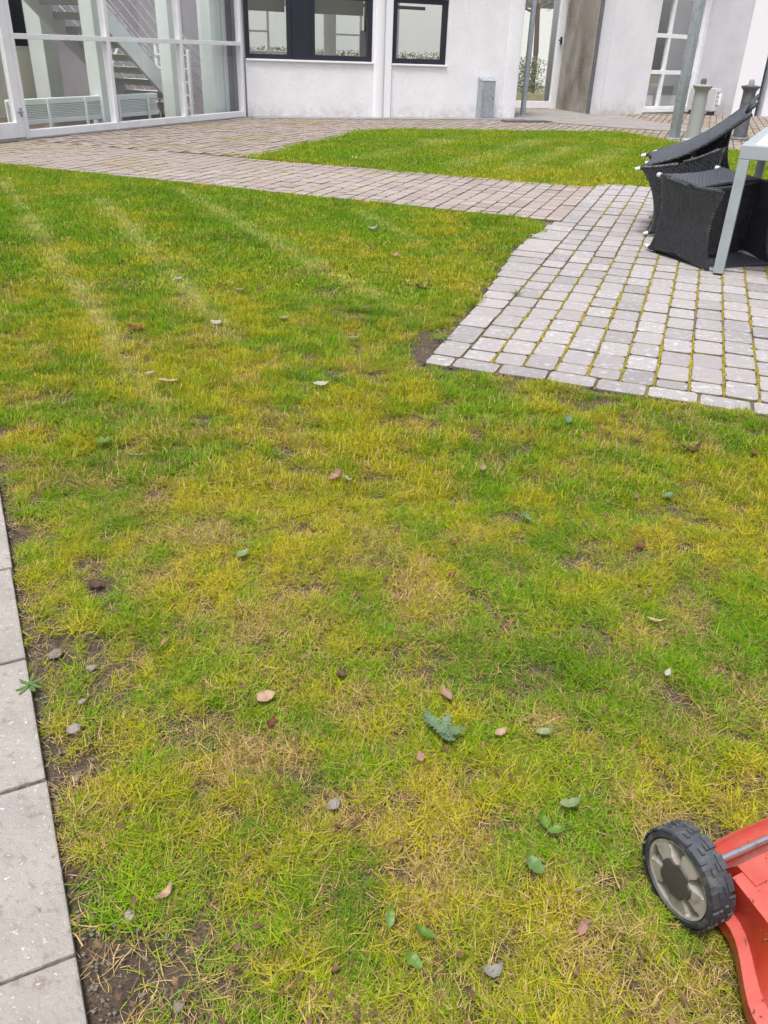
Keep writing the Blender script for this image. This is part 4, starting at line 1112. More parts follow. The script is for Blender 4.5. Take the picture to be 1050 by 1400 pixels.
# ------------------------------------------------------------------ lawn mower (bottom right)
mower = thing('lawn_mower', 'red lawn mower with chunky black wheels standing on the grass', 'lawn mower', (0.461, 0.80, 0))
mower.rotation_euler = (0, 0, 0.434)
WR = 0.077
def make_wheel(x, y, side, label=None):
    """axis along local x, outer face towards -x*side"""
    c = Vector((x, y, WR - 0.004)); ax = Vector((side, 0, 0))       # ax points inboard
    def ring(a, r, h): return c + ax * h + Vector((0, math.cos(a), math.sin(a))) * r
    seg = 72
    prof = [(0.0605, 0.004), (0.063, 0.0), (0.069, 0.0005), (0.0725, 0.003), (0.0738, 0.007), (0.0738, 0.036), (0.0725, 0.040), (0.068, 0.043), (0.060, 0.043), (0.056, 0.030), (0.0605, 0.004)]
    mb = MB(); vs = []; fs = []
    for (r, h) in prof:
        for k in range(seg): vs.append(ring(2 * math.pi * k / seg, r, h))
    for i in range(len(prof) - 1):
        for k in range(seg):
            k2 = (k + 1) % seg; fs.append((i * seg + k, i * seg + k2, (i + 1) * seg + k2, (i + 1) * seg + k))
    mb.add(vs, fs)
    ty = ob('tyre', mb, MT['tyre'], None, autosmooth=True); ty.parent = mower
    # raised tread blocks: two staggered rows of L-shaped lugs
    lug = MB()
    n = 15
    for row in range(2):
        for k in range(n):
            a0 = 2 * math.pi * (k + 0.5 * row) / n; da = 2 * math.pi / n
            h0, h1 = (0.0035, 0.0195) if row == 0 else (0.0235, 0.0395)
            def block(aa, ab, ha, hb, top=0.0764):
                vs = []
                for (rr_, ins) in ((0.0736, 0.0), (top, 0.0012)):
                    i_a = ins / 0.075
                    for (a, h) in ((aa + i_a, ha + ins), (ab - i_a, ha + ins), (ab - i_a, hb - ins), (aa + i_a, hb - ins)):
                        vs.append(ring(a, rr_, h))
                lug.add(vs, [(4, 5, 6, 7), (0, 1, 5, 4), (1, 2, 6, 5), (2, 3, 7, 6), (3, 0, 4, 7)])
            if row == 0:
                block(a0, a0 + da * 0.78, h0 - 0.0035, h0 + 0.009)
                block(a0, a0 + da * 0.40, h0 + 0.0092, h1)
            else:
                block(a0, a0 + da * 0.78, h1 - 0.009, h1 + 0.0035)
                block(a0 + da * 0.38, a0 + da * 0.78, h0, h1 - 0.0092)
    lo_ = ob('tread_block', lug, MT['tyre'], ty); lo_['kind'] = 'stuff'
    # pale rim: dished disc with five pockets and a dark five-lobed hub cap
    rim = MB(); seg = 120
    radii = [0.0, 0.012, 0.018, 0.024, 0.029, 0.034, 0.039, 0.044, 0.049, 0.053, 0.056, 0.0585, 0.0600]
    vs = []
    for r in radii:
        for k in range(seg):
            a = 2 * math.pi * k / seg
            h = 0.0035 + 0.004 * max(0, 1 - abs(r - 0.03) / 0.03) * -0.6
            sect = math.cos(5 * a)                        # 1 in the middle of a pocket
            wid = (sect - (0.15 + 0.55 * ((0.055 - r) / 0.03))) if 0.027 < r < 0.0545 else -1
            if wid > 0: h += 0.021 * min(1.0, wid * 5)
            if r > 0.0560: h -= 0.0015
            vs.append(ring(a, r, h))
    fs = []
    for i in range(len(radii) - 1):
        for k in range(seg):
            k2 = (k + 1) % seg; fs.append((i * seg + k, i * seg + k2, (i + 1) * seg + k2, (i + 1) * seg + k))
    rim.add(vs, fs)
    ri = ob('rim', rim, MT['rim'], None, autosmooth=True); ri.parent = mower
    hc = MB(); vs = []; seg2 = 60
    prof = [(1.0, 0.0015), (0.97, -0.0015), (0.6, -0.0022), (0.0, -0.0024)]
    for (f_, h) in prof:
        for k in range(seg2):
            a = 2 * math.pi * k / seg2
            r = (0.0315 - 0.0050 * max(0, math.cos(5 * a)) ** 1.5) * f_
            vs.append(ring(a, r, h - 0.0005))
    fs = []
    for i in range(len(prof) - 1):
        for k in range(seg2):
            k2 = (k + 1) % seg2; fs.append((i * seg2 + k, i * seg2 + k2, (i + 1) * seg2 + k2, (i + 1) * seg2 + k))
    hc.add(vs, fs)
    h_ = ob('hub_cap', hc, MT['hub'], ri, autosmooth=True)
    ro = Vector((random.random(), 0, 0))
make_wheel(0.0, 0.0, 1); make_wheel(0.43, 0.0, -1); make_wheel(-0.02, -0.40, 1); make_wheel(0.45, -0.40, -1)
mb = MB(); mb.tube([(0.012, 0.0, 0.074), (0.418, 0.0, 0.074)], 0.0058, 12); ob('axle', mb, MT['steel'], mower, autosmooth=True)
mb = MB(); mb.tube([(-0.008, -0.40, 0.074), (0.438, -0.40, 0.074)], 0.0058, 12); ob('axle', mb, MT['steel'], mower, autosmooth=True)
# deck: outline lofted through levels; recessed beside the front wheels, flared skirt behind them
CXD = 0.215
half = [(0.052, 0.118), (0.062, 0.085), (0.064, 0.045), (0.057, 0.145 - 0.0), ]
def deck_loop(level):
    """left half from front centre to rear centre (x measured from the centre line, y forward)"""
    if level == 'lip':   L = [(0.0, 0.086), (0.06, 0.082), (0.105, 0.068), (0.132, 0.048), (0.141, 0.024), (0.146, -0.02), (0.150, -0.052)]
    if level == 'lip2':  L = [(0.0, 0.092), (0.06, 0.088), (0.110, 0.073), (0.137, 0.051), (0.146, 0.024), (0.150, -0.02), (0.154, -0.052)]
    return L
# front apron: a shallow tray with an upturned front edge, between the wheels
ap = MB()
NX = 24; rows = []
def apron_half_width(y): return 0.146 + (0.02 - y) * 0.12
def front_y(x): return 0.026 - 0.22 * max(0, abs(x) - 0.06) ** 1.35
for j in range(13):
    f_ = j / 12
    row = []
    for i in range(NX + 1):
        u = -1 + 2 * i / NX
        x = u * 0.150
        yb = -0.078; yf = front_y(x)
        y = yf + (yb - yf) * max(0, (f_ - 0.10) / 0.9)
        if f_ <= 0.10: z = 0.072 - 0.006 * (f_ / 0.10); y = yf + 0.004 * (1 - f_ / 0.1)
        else:
            q = (f_ - 0.10) / 0.9
            z = 0.054 + 0.012 * max(0, 1 - q * 5) + 0.0705 * min(1.0, max(0, (q - 0.20) / 0.42))
        row.append((CXD + x, y, z))
    rows.append(row)
vs = [p for r_ in rows for p in r_]; n_ = NX + 1
fs = [(j * n_ + i, j * n_ + i + 1, (j + 1) * n_ + i + 1, (j + 1) * n_ + i) for j in range(12) for i in range(NX)]
# outer face of the lip and the side edges going down
b0 = len(vs)
vs += [(p[0], p[1] + 0.006, p[2] - 0.004) for p in rows[0]] + [(p[0], p[1] + 0.004, 0.036) for p in rows[0]]
fs += [(i, i + 1, b0 + i + 1, b0 + i) for i in range(NX)] + [(b0 + i, b0 + i + 1, b0 + n_ + i + 1, b0 + n_ + i) for i in range(NX)]
for i in (0, NX):
    b1 = len(vs)
    vs += [(rows[j][i][0], rows[j][i][1], 0.040) for j in range(13)]
    fs += [(j * n_ + i, (j + 1) * n_ + i, b1 + j + 1, b1 + j) for j in range(12)]
ap.add(vs, fs)
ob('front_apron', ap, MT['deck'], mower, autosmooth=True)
# main housing: wall top edge runs straight back, wall drops to a skirt that flares outwards
def side_x(y, lvl):
    """half width at level: 0 skirt foot, 1 skirt rim, 2 ledge inner, 3 wall top"""
    w_top = 0.168 + 0.045 * min(1, max(0, (-0.05 - y) / 0.12)) * 0.25
    fl = min(1.0, max(0.0, (-0.07 - y) / 0.14)); fl = fl * fl * (3 - 2 * fl)
    w_rim = 0.179 + 0.070 * fl
    return {0: w_rim - 0.004, 1: w_rim, 2: w_rim - 0.018 - 0.006 * fl, 3: w_top}[lvl]
ZL = {0: 0.022, 1: 0.050, 2: 0.055, 3: 0.120}
ys = [-0.052 - 0.40 * (i / 26) for i in range(27)]
hs_ = MB(); vs = []
cols = []
for y in ys:
    rear = max(0, (-0.36 - y) / 0.092)
    k_ = math.sqrt(max(0.02, 1 - rear * rear)) if rear > 0 else 1
    front = min(1.0, max(0.0, (-0.052 - y) / 0.02))
    line = []
    for lvl in (0, 1, 2, 3): line.append((-side_x(y, lvl) * k_, ZL[lvl]))
    w3 = side_x(y, 3) * k_
    line += [(-w3 + 0.012, 0.1225), (-w3 * 0.80, 0.1225), (-w3 * 0.70, 0.142), (-w3 * 0.3, 0.148), (w3 * 0.3, 0.148), (w3 * 0.70, 0.142), (w3 * 0.80, 0.1225), (w3 - 0.012, 0.1225)]
    for lvl in (3, 2, 1, 0): line.append((side_x(y, lvl) * k_, ZL[lvl]))
    cols.append([(CXD + a, y, b if b < 0.13 else 0.1225 + (b - 0.1225) * min(1, max(0, (-0.075 - y) / 0.03))) for a, b in line])
n_ = len(cols[0]); vs = [p for c in cols for p in c]
fs = [(j * n_ + i, j * n_ + i + 1, (j + 1) * n_ + i + 1, (j + 1) * n_ + i) for j in range(len(cols) - 1) for i in range(n_ - 1)]
fs.append(tuple(range(n_))); fs.append(tuple(range((len(cols) - 1) * n_, len(cols) * n_)))
hs_.add(vs, fs)
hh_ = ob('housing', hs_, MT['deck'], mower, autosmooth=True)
bv = hh_.modifiers.new('b', 'BEVEL'); bv.width = 0.003; bv.segments = 2; bv.limit_method = 'ANGLE'; bv.angle_limit = math.radians(30)
# cut grass stuck to the deck
cl = MB(); r_ = random.Random(9)
dg = bpy.context.evaluated_depsgraph_get()
def drop(x, y):
    best = None
    for o_ in (hh_, mower.children[[c.name.split('.')[0] for c in mower.children].index('front_apron')]):
        hit, loc, nr, _ = o_.ray_cast(Vector((x, y, 0.4)), Vector((0, 0, -1)))
        if hit and (best is None or loc.z > best.z): best = loc
    return best
for _ in range(420):
    x, y = r_.uniform(-0.04, 0.30), r_.uniform(-0.40, 0.03)
    p = drop(x, y)
    if p is None: continue
    a = r_.uniform(0, 6.3); L = r_.choice([.0012, .002, .003, .004, .006]); w = r_.uniform(.0004, .0009)
    d_ = Vector((math.cos(a), math.sin(a), r_.uniform(-.1, .1))) * L; n_2 = Vector((-d_.y, d_.x, 0)).normalized() * w; p = p + Vector((0, 0, .0012))
    cl.add([p - d_ - n_2, p - d_ + n_2, p + n_2 * 1.3 + Vector((0, 0, .001)), p + d_ * .9, p - n_2 * 1.3 + Vector((0, 0, .001))], [(0, 4, 2, 1), (4, 3, 2)])
clip_ = ob('grass_clippings', cl, mat('dried_clipping', (0.10, 0.07, 0.03), 0.9, var=[((0.05, 0.035, 0.02), 80, 0.45, 0.6)]), mower); clip_['kind'] = 'stuff'
# engine with cowl, fuel cap, handle
en = MB()
en.lathe((CXD, -0.20, 0.149), [(0.115, 0), (0.118, 0.03), (0.118, 0.09), (0.105, 0.125), (0.07, 0.14), (0.02, 0.145)], 32)
en.box((CXD - 0.005, -0.085, 0.110), (CXD + 0.09, -0.052, 0.215), 0.012)
ob('engine', en, MT['engine'], mower, autosmooth=True)
mb = MB(); mb.lathe((CXD - 0.01, -0.05, 0.10), [(0.03, 0), (0.036, 0.004), (0.036, 0.032), (0.026, 0.04)], 20); ob('air_filter', mb, MT['engine'], mower, autosmooth=True)
mb = MB(); mb.lathe((CXD + 0.06, -0.24, 0.29), [(0.022, 0), (0.024, 0.004), (0.024, 0.018), (0.015, 0.024)], 18); ob('fuel_cap', mb, MT['dark_plastic'], mower, autosmooth=True)
for sx in (-1, 1):
    mb = MB(); mb.tube([(CXD + sx * 0.19, -0.43, 0.10), (CXD + sx * 0.2, -0.5, 0.17), (CXD + sx * 0.2, -1.10, 0.93)], 0.011, 10); ob('handle_tube', mb, MT['steel'], mower, autosmooth=True)
mb = MB(); mb.tube([(CXD - 0.2, -1.10, 0.935), (CXD - 0.17, -1.14, 0.975), (CXD + 0.17, -1.14, 0.975), (CXD + 0.2, -1.10, 0.935)], 0.014, 10); ob('handle_grip', mb, MT['dark_plastic'], mower, autosmooth=True)
mb = MB(); mb.box((CXD - 0.19, -0.70, 0.10), (CXD + 0.19, -0.47, 0.30), 0.03); ob('grass_box', mb, MT['engine'], mower, autosmooth=True)

# ------------------------------------------------------------------ leaves, weeds and stones on the lawn
def leaf_mat(name, col, vein, rough=0.6, tl=0.25):
    m = mat(name, col, rough, var=[(vein, 90, 0.5, 0.72)])
    n, l = m.node_tree.nodes, m.node_tree.links
    b = n['Principled BSDF']; t = n.new('ShaderNodeBsdfTranslucent'); mx = n.new('ShaderNodeMixShader'); mx.inputs[0].default_value = tl
    t.inputs[0].default_value = (*col, 1)
    l.new(b.outputs[0], mx.inputs[1]); l.new(t.outputs[0], mx.inputs[2]); l.new(mx.outputs[0], n['Material Output'].inputs[0])
    return m
LM = {
    'tan': leaf_mat('tan_leaf', (0.40, 0.27, 0.19), (0.25, 0.15, 0.10)),
    'pink': leaf_mat('pinkish_leaf', (0.31, 0.18, 0.145), (0.20, 0.10, 0.08)),
    'brown': leaf_mat('brown_leaf', (0.10, 0.055, 0.038), (0.055, 0.03, 0.02)),
    'red': leaf_mat('red_leaf', (0.15, 0.042, 0.026), (0.09, 0.03, 0.02)),
    'grey': leaf_mat('grey_leaf', (0.27, 0.25, 0.24), (0.17, 0.15, 0.14)),
    'white': leaf_mat('white_leaf', (0.36, 0.34, 0.31), (0.26, 0.24, 0.22)),
    'green': leaf_mat('green_leaf', (0.085, 0.17, 0.018), (0.13, 0.22, 0.04), 0.45),
    'dkgreen': leaf_mat('dark_green_leaf', (0.09, 0.17, 0.04), (0.15, 0.22, 0.07), 0.45),
    'pale': leaf_mat('pale_green_leaf', (0.17, 0.22, 0.10), (0.25, 0.29, 0.16), 0.5),
    'blue': leaf_mat('blue_green_leaf', (0.10, 0.165, 0.085), (0.17, 0.24, 0.14), 0.5),
}
def leaf_mb(L, W, curl, lobes, r, cup=0.25):
    n = 30 if lobes else 14; mb = MB(); vs = []; fs = []
    for i in range(n + 1):
        t = i / n
        w = W * math.sin(math.pi * min(1, t * 0.97 + 0.02)) ** 0.75 * (1.15 - 0.45 * t)
        if lobes: w *= 0.30 + 0.80 * abs(math.sin(lobes * math.pi * t + 0.5)) ** 0.8
        w *= r.uniform(.80, 1.12)
        x = L * (t - 0.5)
        z = curl * L * ((2 * t - 1) ** 2) + 0.05 * L * math.sin(t * 5 + r.random())
        sl = r.uniform(-.04, .04) * L
        fwd = -0.12 * L if lobes else 0
        for (sgn, k) in ((-1, 1), (-1, .5), (0, 0), (1, .5), (1, 1)):
            vs.append((x + abs(k) * fwd * -0.5, sgn * w * k * .5 + sl * .2, z + cup * abs(k * w) * .5 + r.uniform(-.02, .02) * W))
    for i in range(n):
        for j in range(4):
            a = i * 5 + j; fs.append((a, a + 1, a + 6, a + 5))
    mb.add(vs, fs); return mb
LEAVES = [
    # kind, x, y, length, width, curl, lobes, heading, pitch, z, label, name
    ('tan', -0.221, 1.224, .045, .034, .10, 0, 0.4, .15, .030, 'pale tan dead leaf lying above a red brown one, left of the lobed weed', 'fallen_leaf'),
    ('red', -0.204, 1.160, .034, .020, .30, 0, 1.2, .1, .020, 'small red brown curled leaf just in front of the pale tan dead leaf', 'fallen_leaf'),
    ('pink', 0.138, 1.252, .046, .022, .12, 0, 2.1, .2, .030, 'pinkish brown narrow leaf on the grass just beyond the lobed blue green weed', 'fallen_leaf'),
    ('tan', 0.241, 1.150, .034, .020, .25, 0, 0.5, .2, .030, 'cream curled leaf between the lobed blue green weed and a pale green leaf', 'fallen_leaf'),
    ('pink', 0.085, 1.083, .024, .020, .10, 0, 1.8, .3, .028, 'tiny pink leaf touching the left side of the lobed blue green weed', 'fallen_leaf'),
    ('grey', -0.067, 0.968, .032, .024, .25, 0, 0.8, .1, .026, 'small grey crumpled leaf above a brown shred in the near lawn', 'fallen_leaf'),
    ('brown', -0.076, 1.304, .034, .026, .35, 0, 1.0, .1, .022, 'dark brown crumpled leaf left of the pinkish brown narrow leaf', 'fallen_leaf'),
    ('brown', -0.042, 0.926, .046, .018, .25, 0, 0.3, .1, .018, 'long brown leaf shred just in front of the small grey crumpled leaf', 'fallen_leaf'),
    ('pink', 0.322, 0.757, .032, .016, .15, 0, 1.0, .3, .028, 'pale pink folded leaf on the grass left of the mower wheel base', 'fallen_leaf'),
    ('tan', 0.645, 1.529, .050, .014, .20, 0, -0.3, .1, .026, 'long thin tan leaf on the lawn above a white scrap', 'fallen_leaf'),
    ('white', 0.614, 1.338, .024, .016, .15, 0, 0.9, .3, .034, 'small white scrap of leaf standing in the grass beyond the mower', 'fallen_leaf'),
    ('brown', 1.028, 2.501, .085, .050, .30, 3, 0.1, .1, .022, 'big dark brown crumpled leaf on the lawn below the patio edge', 'fallen_leaf'),
    ('red', 1.229, 2.479, .040, .028, .25, 0, 0.9, .1, .024, 'red brown leaf at the right, beside the big dark brown crumpled leaf', 'fallen_leaf'),
    ('brown', 0.857, 2.556, .050, .020, .20, 0, 0.2, .1, .026, 'narrow dark brown leaf left of the big dark brown crumpled leaf', 'fallen_leaf'),
    ('pink', 0.306, 2.289, .036, .024, .20, 0, 1.3, .3, .028, 'pink and brown leaf beside a blue green sprig in the middle of the lawn', 'fallen_leaf'),
    ('red', 0.175, 1.685, .026, .018, .20, 0, 0.6, .2, .028, 'tiny deep red leaf alone in the yellow middle of the lawn', 'fallen_leaf'),
    ('red', 0.690, 1.861, .034, .026, .20, 0, 0.7, .3, .028, 'red and grey leaf standing up in the green patch at the right', 'fallen_leaf'),
    ('brown', -0.683, 1.598, .052, .034, .30, 0, 0.2, .1, .018, 'brown crumpled leaf in a hollow near the slab path', 'fallen_leaf'),
    ('pink', -0.150, 2.190, .060, .040, .25, 3, 0.9, .35, .030, 'large pink withered leaf tangled with pale green ones in mid lawn', 'fallen_leaf'),
    ('pale', -0.105, 2.170, .055, .030, .25, 3, -0.6, .3, .028, 'pale green ragged leaf tangled with the large pink withered leaf', 'fallen_leaf'),
    ('white', -0.257, 2.952, .070, .034, .15, 0, 0.0, .15, .032, 'large whitish leaf lying flat in front of a pale green weed, mid lawn', 'fallen_leaf'),
    ('pale', -0.205, 3.040, .070, .034, .15, 4, 0.5, .2, .030, 'pale green weed leaf just behind the large whitish leaf', 'weed_leaf'),
    ('brown', 0.175, 4.472, .095, .055, .30, 3, 0.3, .1, .026, 'big dark brown leaf in the lawn left of the patio corner', 'fallen_leaf'),
    ('pink', -0.801, 4.316, .075, .040, .25, 0, 0.2, .1, .024, 'wide pinkish brown leaf in the far lawn, middle of a brown trio', 'fallen_leaf'),
    ('brown', -0.700, 4.330, .050, .034, .25, 0, 0.9, .1, .024, 'dark brown leaf on the patio side of the wide pinkish brown leaf', 'fallen_leaf'),
    ('red', -0.930, 4.420, .040, .030, .25, 0, 0.5, .1, .024, 'red brown leaf on the far side of the wide pinkish brown leaf', 'fallen_leaf'),
    ('white', -0.798, 3.701, .085, .040, .20, 0, -0.5, .15, .028, 'whitish and brown torn leaf at the end of a pale mowing stripe', 'fallen_leaf'),
    ('red', -1.148, 3.590, .085, .050, .25, 0, 0.2, .1, .022, 'wide dull red leaf on the left side of the far lawn', 'fallen_leaf'),
    ('grey', -1.166, 4.464, .060, .045, .15, 0, 0.4, .2, .030, 'blue grey leaf on the left side of the far lawn', 'fallen_leaf'),
    ('tan', -0.841, 2.939, .100, .020, .10, 0, 0.05, .05, .030, 'long tan strip of dead leaf beside two small blue grey leaves', 'fallen_leaf'),
    ('grey', -0.930, 3.009, .050, .026, .15, 0, 0.1, .15, .030, 'blue grey leaf touching the end of the long tan strip', 'fallen_leaf'),
    ('blue', -1.003, 2.994, .040, .030, .15, 0, 0.8, .2, .030, 'blue green leaf scrap farthest left of the blue grey leaf and tan strip', 'fallen_leaf'),
    ('pink', 0.009, 5.269, .070, .045, .20, 0, 0.8, .2, .026, 'pink leaf scrap in the far green lawn before the path', 'fallen_leaf'),
    ('grey', -0.155, 6.119, .090, .050, .25, 0, 0.3, .1, .026, 'dark grey leaf in the far lawn, closest to the garden path', 'fallen_leaf'),
    ('tan', -0.313, 0.788, .040, .018, .35, 0, 1.0, .2, .024, 'tan curled leaf at the edge of the bare soil patch', 'fallen_leaf'),
    ('grey', 0.182, 0.687, .036, .026, .30, 0, 0.4, .1, .020, 'grey withered leaf at the bottom edge between the green leaves and the mower', 'fallen_leaf'),
    ('pale', 0.327, 1.154, .040, .022, .12, 0, -0.2, .25, .032, 'pale silvery leaf right of the cream curled leaf', 'weed_leaf'),
    ('pale', 0.346, 0.982, .045, .024, .18, 0, 0.1, .2, .034, 'pale green hairy leaf above the bright green lobed one', 'weed_leaf'),
    ('green', 0.288, 0.945, .036, .022, .15, 0, 1.8, .3, .034, 'upright bright green leaf half of a pair, below the pale hairy leaf', 'weed_leaf'),
    ('green', 0.312, 0.927, .038, .020, .15, 0, 0.1, .25, .034, 'flat bright green leaf half of a pair, pointing towards the mower', 'weed_leaf'),
    ('dkgreen', 0.262, 0.859, .045, .030, .12, 0, 2.2, .2, .032, 'dull dark green rounded leaf over a brown hollow, left of the mower wheel', 'weed_leaf'),
    ('green', 0.032, 0.757, .038, .018, .10, 0, 1.45, .4, .036, 'upright green leaf, top left of the three at the bottom of the lawn', 'weed_leaf'),
    ('green', 0.081, 0.734, .040, .020, .15, 0, 2.7, .2, .034, 'flat green leaf, rightmost of the three at the bottom of the lawn', 'weed_leaf'),
    ('green', 0.065, 0.693, .036, .022, .12, 0, 2.5, .2, .034, 'green leaf closest to the bottom edge, below the flat green one', 'weed_leaf'),
    ('pale', -0.353, 1.739, .042, .034, .15, 0, 0.8, .25, .032, 'bright pale green round leaf alone in the left half of the lawn', 'weed_leaf'),
    ('pale', -0.774, 2.281, .075, .030, .15, 4, 0.1, .2, .030, 'pale grey green toothed leaf right of a rounder green leaf', 'weed_leaf'),
    ('green', -0.911, 2.372, .065, .050, .15, 3, 0.6, .2, .030, 'rounded light green leaf left of the pale grey green toothed leaf', 'weed_leaf'),
    ('blue', 0.395, 1.982, .050, .034, .15, 3, 2.2, .25, .032, 'blue green lobed leaf in the dark green patch right of mid lawn', 'weed_leaf'),
    ('blue', 0.646, 2.699, .055, .036, .15, 0, 1.2, .3, .030, 'round blue green leaf in the yellow grass below the patio', 'weed_leaf'),
    ('blue', 0.845, 2.145, .045, .034, .15, 0, 0.4, .2, .030, 'small round blue green leaf below the big dark brown crumpled leaf', 'weed_leaf'),
    ('pale', -0.160, 3.549, .075, .028, .12, 0, 0.2, .15, .030, 'narrow pale green leaf in the lawn left of the patio corner soil', 'weed_leaf'),
    ('pale', -0.505, 3.809, .060, .045, .15, 0, 0.3, .15, .030, 'dull pale round leaf in the far lawn behind the large whitish one', 'weed_leaf'),
    ('white', 1.010, 6.050, .070, .045, .15, 0, 0.3, .2, .034, 'white leaf scrap in the far lawn near the path and the patio', 'fallen_leaf'),
]
rl = random.Random(11)
for (k, x, y, L, W, curl, lob, hd_, pt, z, lab, nm) in LEAVES:
    o = ob(nm, leaf_mb(L * .86, W * .84, curl * 1.4, lob, rl, rl.uniform(.2, .55)), LM[k], None, smooth=True)
    o.location = (x, y, z - 0.013); o.rotation_euler = (rl.uniform(-.3, .3), -pt - rl.uniform(0, .25), hd_)
    tag(o, lab, 'leaf' if nm == 'fallen_leaf' else 'weed', 'fallen leaves on the lawn' if nm == 'fallen_leaf' else 'weeds in the lawn')
# the lobed blue-green weed
wd = thing('lobed_weed', 'blue green weed with deeply lobed leaves in the middle of the near lawn', 'weed', (0.127, 1.135, 0.0), 'weeds in the lawn')
for (dx, dy, L, W, hd_, pt, lob) in ((-0.018, 0.024, .062, .030, 2.15, .25, 7), (0.014, 0.002, .056, .032, 0.15, .15, 7), (0.004, 0.018, .050, .026, 1.2, .35, 6), (0.006, -0.010, .040, .026, -0.7, .1, 6)):
    o = ob('leaf', leaf_mb(L, W, .12, lob, rl), LM['blue'], wd, smooth=True); o.location = (dx, dy, .026); o.rotation_euler = (0, -pt, hd_)
# a sprig of yarrow-like weed over the slab edge, a tuft between pavers
def sprig(label, x, y, z, n, L, m, seed, name='feathery_weed'):
    t = thing(name, label, 'weed', (x, y, z)); r = random.Random(seed)
    for i in range(n):
        a = i * 2 * math.pi / n + r.uniform(-.4, .4)
        o = ob('leaf', leaf_mb(L * r.uniform(.7, 1.1), L * .28, .10, 6, r), m, t, smooth=True)
        o.location = (math.cos(a) * L * .45, math.sin(a) * L * .45, .006); o.rotation_euler = (0, -r.uniform(.05, .35), a)
    return t
sprig('feathery green weed spreading from the soil over the slab path edge', -0.700, 1.235, 0.008, 7, 0.034, LM['dkgreen'], 3)
sprig('small green weed growing in a patio joint near the left border stones', *ST(0.135, 1.28), 0.006, 5, 0.05, LM['green'], 5, 'joint_weed')
sprig('small green weed in the bare soil beside the patio corner', 0.235, 3.60, 0.012, 5, 0.055, LM['green'], 6, 'soil_weed')
# stones in the bare strip
def stone(x, y, r, label, seed, m='pebble'):
    bm = bmesh.new(); bmesh.ops.create_icosphere(bm, subdivisions=2, radius=r); q = random.Random(seed)
    ox = Vector((q.random() * 9, q.random() * 9, q.random() * 9))
    for v in bm.verts:
        v.co *= 1 + 0.5 * mnoise.noise(v.co * (0.9 / r) + ox); v.co.z *= 0.6; v.co.x *= 1.25
    me = bpy.data.meshes.new('stone'); bm.to_mesh(me); bm.free(); me.materials.append(MT[m])
    o = link('stone', me); o.location = (x, y, 0.004); o.rotation_euler = (0, 0, q.uniform(0, 6))
    return tag(o, label, 'stone', 'stones in the soil beside the slab path')
stone(-0.690, 1.345, 0.0124, 'pale flat stone, farthest of those in the soil by the slab path', 1)
stone(-0.600, 1.305, 0.0087, 'pale rounded stone next to the pink withered stalks in the soil strip', 2)
stone(-0.575, 1.130, 0.0130, 'long brownish stone in the soil strip right of the weed over the slab', 3)
stone(-0.585, 1.205, 0.0068, 'small grey stone against the slab edge beside the feathery weed', 4)
stone(-0.480, 0.960, 0.0081, 'bluish grey stone in the soil strip halfway down the near slab', 5)
stone(-0.360, 0.755, 0.0074, 'brown stone at the back of the bare soil patch', 6)
stone(-0.255, 0.625, 0.0068, 'grey clod in the grass at the bottom edge right of the soil patch', 7)
stone(-0.530, 1.010, 0.0056, 'small white stone close to the slab joint', 8)
pb = MB(); r_ = random.Random(21)
for _ in range(900):
    if r_.random() < .75:
        d = r_.uniform(-0.2, 1.7); off = -abs(r_.gauss(0, .03)) - .004; x, y = slab_pt(d, off)
    elif r_.random() < .6: x, y = -0.32 + r_.gauss(0, .05), 0.68 + r_.gauss(0, .05)
    else: x, y = 0.20 + r_.gauss(0, .05), 3.45 + r_.gauss(0, .12)
    s_ = r_.choice([.001, .0013, .0018, .0025, .0035]); 
    vs = [(x + s_ * r_.uniform(.6, 1.3) * a, y + s_ * r_.uniform(.6, 1.3) * b, .003 + s_ * r_.uniform(.4, .9) * c) for a, b, c in ((1, 0, 0), (-1, 0, 0), (0, 1, 0), (0, -1, 0), (0, 0, 1), (0, 0, -1))]
    pb.add(vs, [(0, 2, 4), (2, 1, 4), (1, 3, 4), (3, 0, 4), (2, 0, 5), (1, 2, 5), (3, 1, 5), (0, 3, 5)])
tag(ob('pebbles', pb, MT['pebble']), 'small pebbles scattered in the bare soil strips', 'pebbles', kind='stuff')

# crumbs of dead leaf lying between the blades
lt = MB(); r_ = random.Random(33)
for _ in range(420):
    y = 0.6 + 5.5 * r_.random() ** 1.5; x = r_.uniform(-0.5, 0.42) * (y + 0.55)
    if not bool(inpoly(np.array([x]), np.array([y]), LAWN1)[0]): continue
    if (x - SLAB_A[0]) * SLAB_DIR[1] - (y - SLAB_A[1]) * SLAB_DIR[0] < 0.02: continue
    s_ = r_.uniform(.003, .009) * (1 + .25 * y * .5); a = r_.uniform(0, 6.3)
    c = Vector((x, y, r_.uniform(.012, .026))); ex = Vector((math.cos(a), math.sin(a), r_.uniform(-.5, .5))) * s_; ey = Vector((-math.sin(a), math.cos(a), r_.uniform(-.4, .4))) * s_ * r_.uniform(.35, .8)
    up = Vector((0, 0, s_ * r_.uniform(.1, .5)))
    lt.add([c - ex, c - ey * .9 + up, c + ex * r_.uniform(.7, 1.2), c + ey + up, c + up * .3], [(0, 1, 4), (1, 2, 4), (2, 3, 4), (3, 0, 4)])
tag(ob('leaf_litter', lt, mat('leaf_crumb', (0.105, 0.055, 0.026), 0.85, var=[((0.22, 0.14, 0.07), 9, 0.5, 0.66), ((0.045, 0.028, 0.02), 60, 0.5, 0.7)])), 'small dark crumbs of dead leaf scattered between the grass blades', 'leaf litter', kind='stuff')

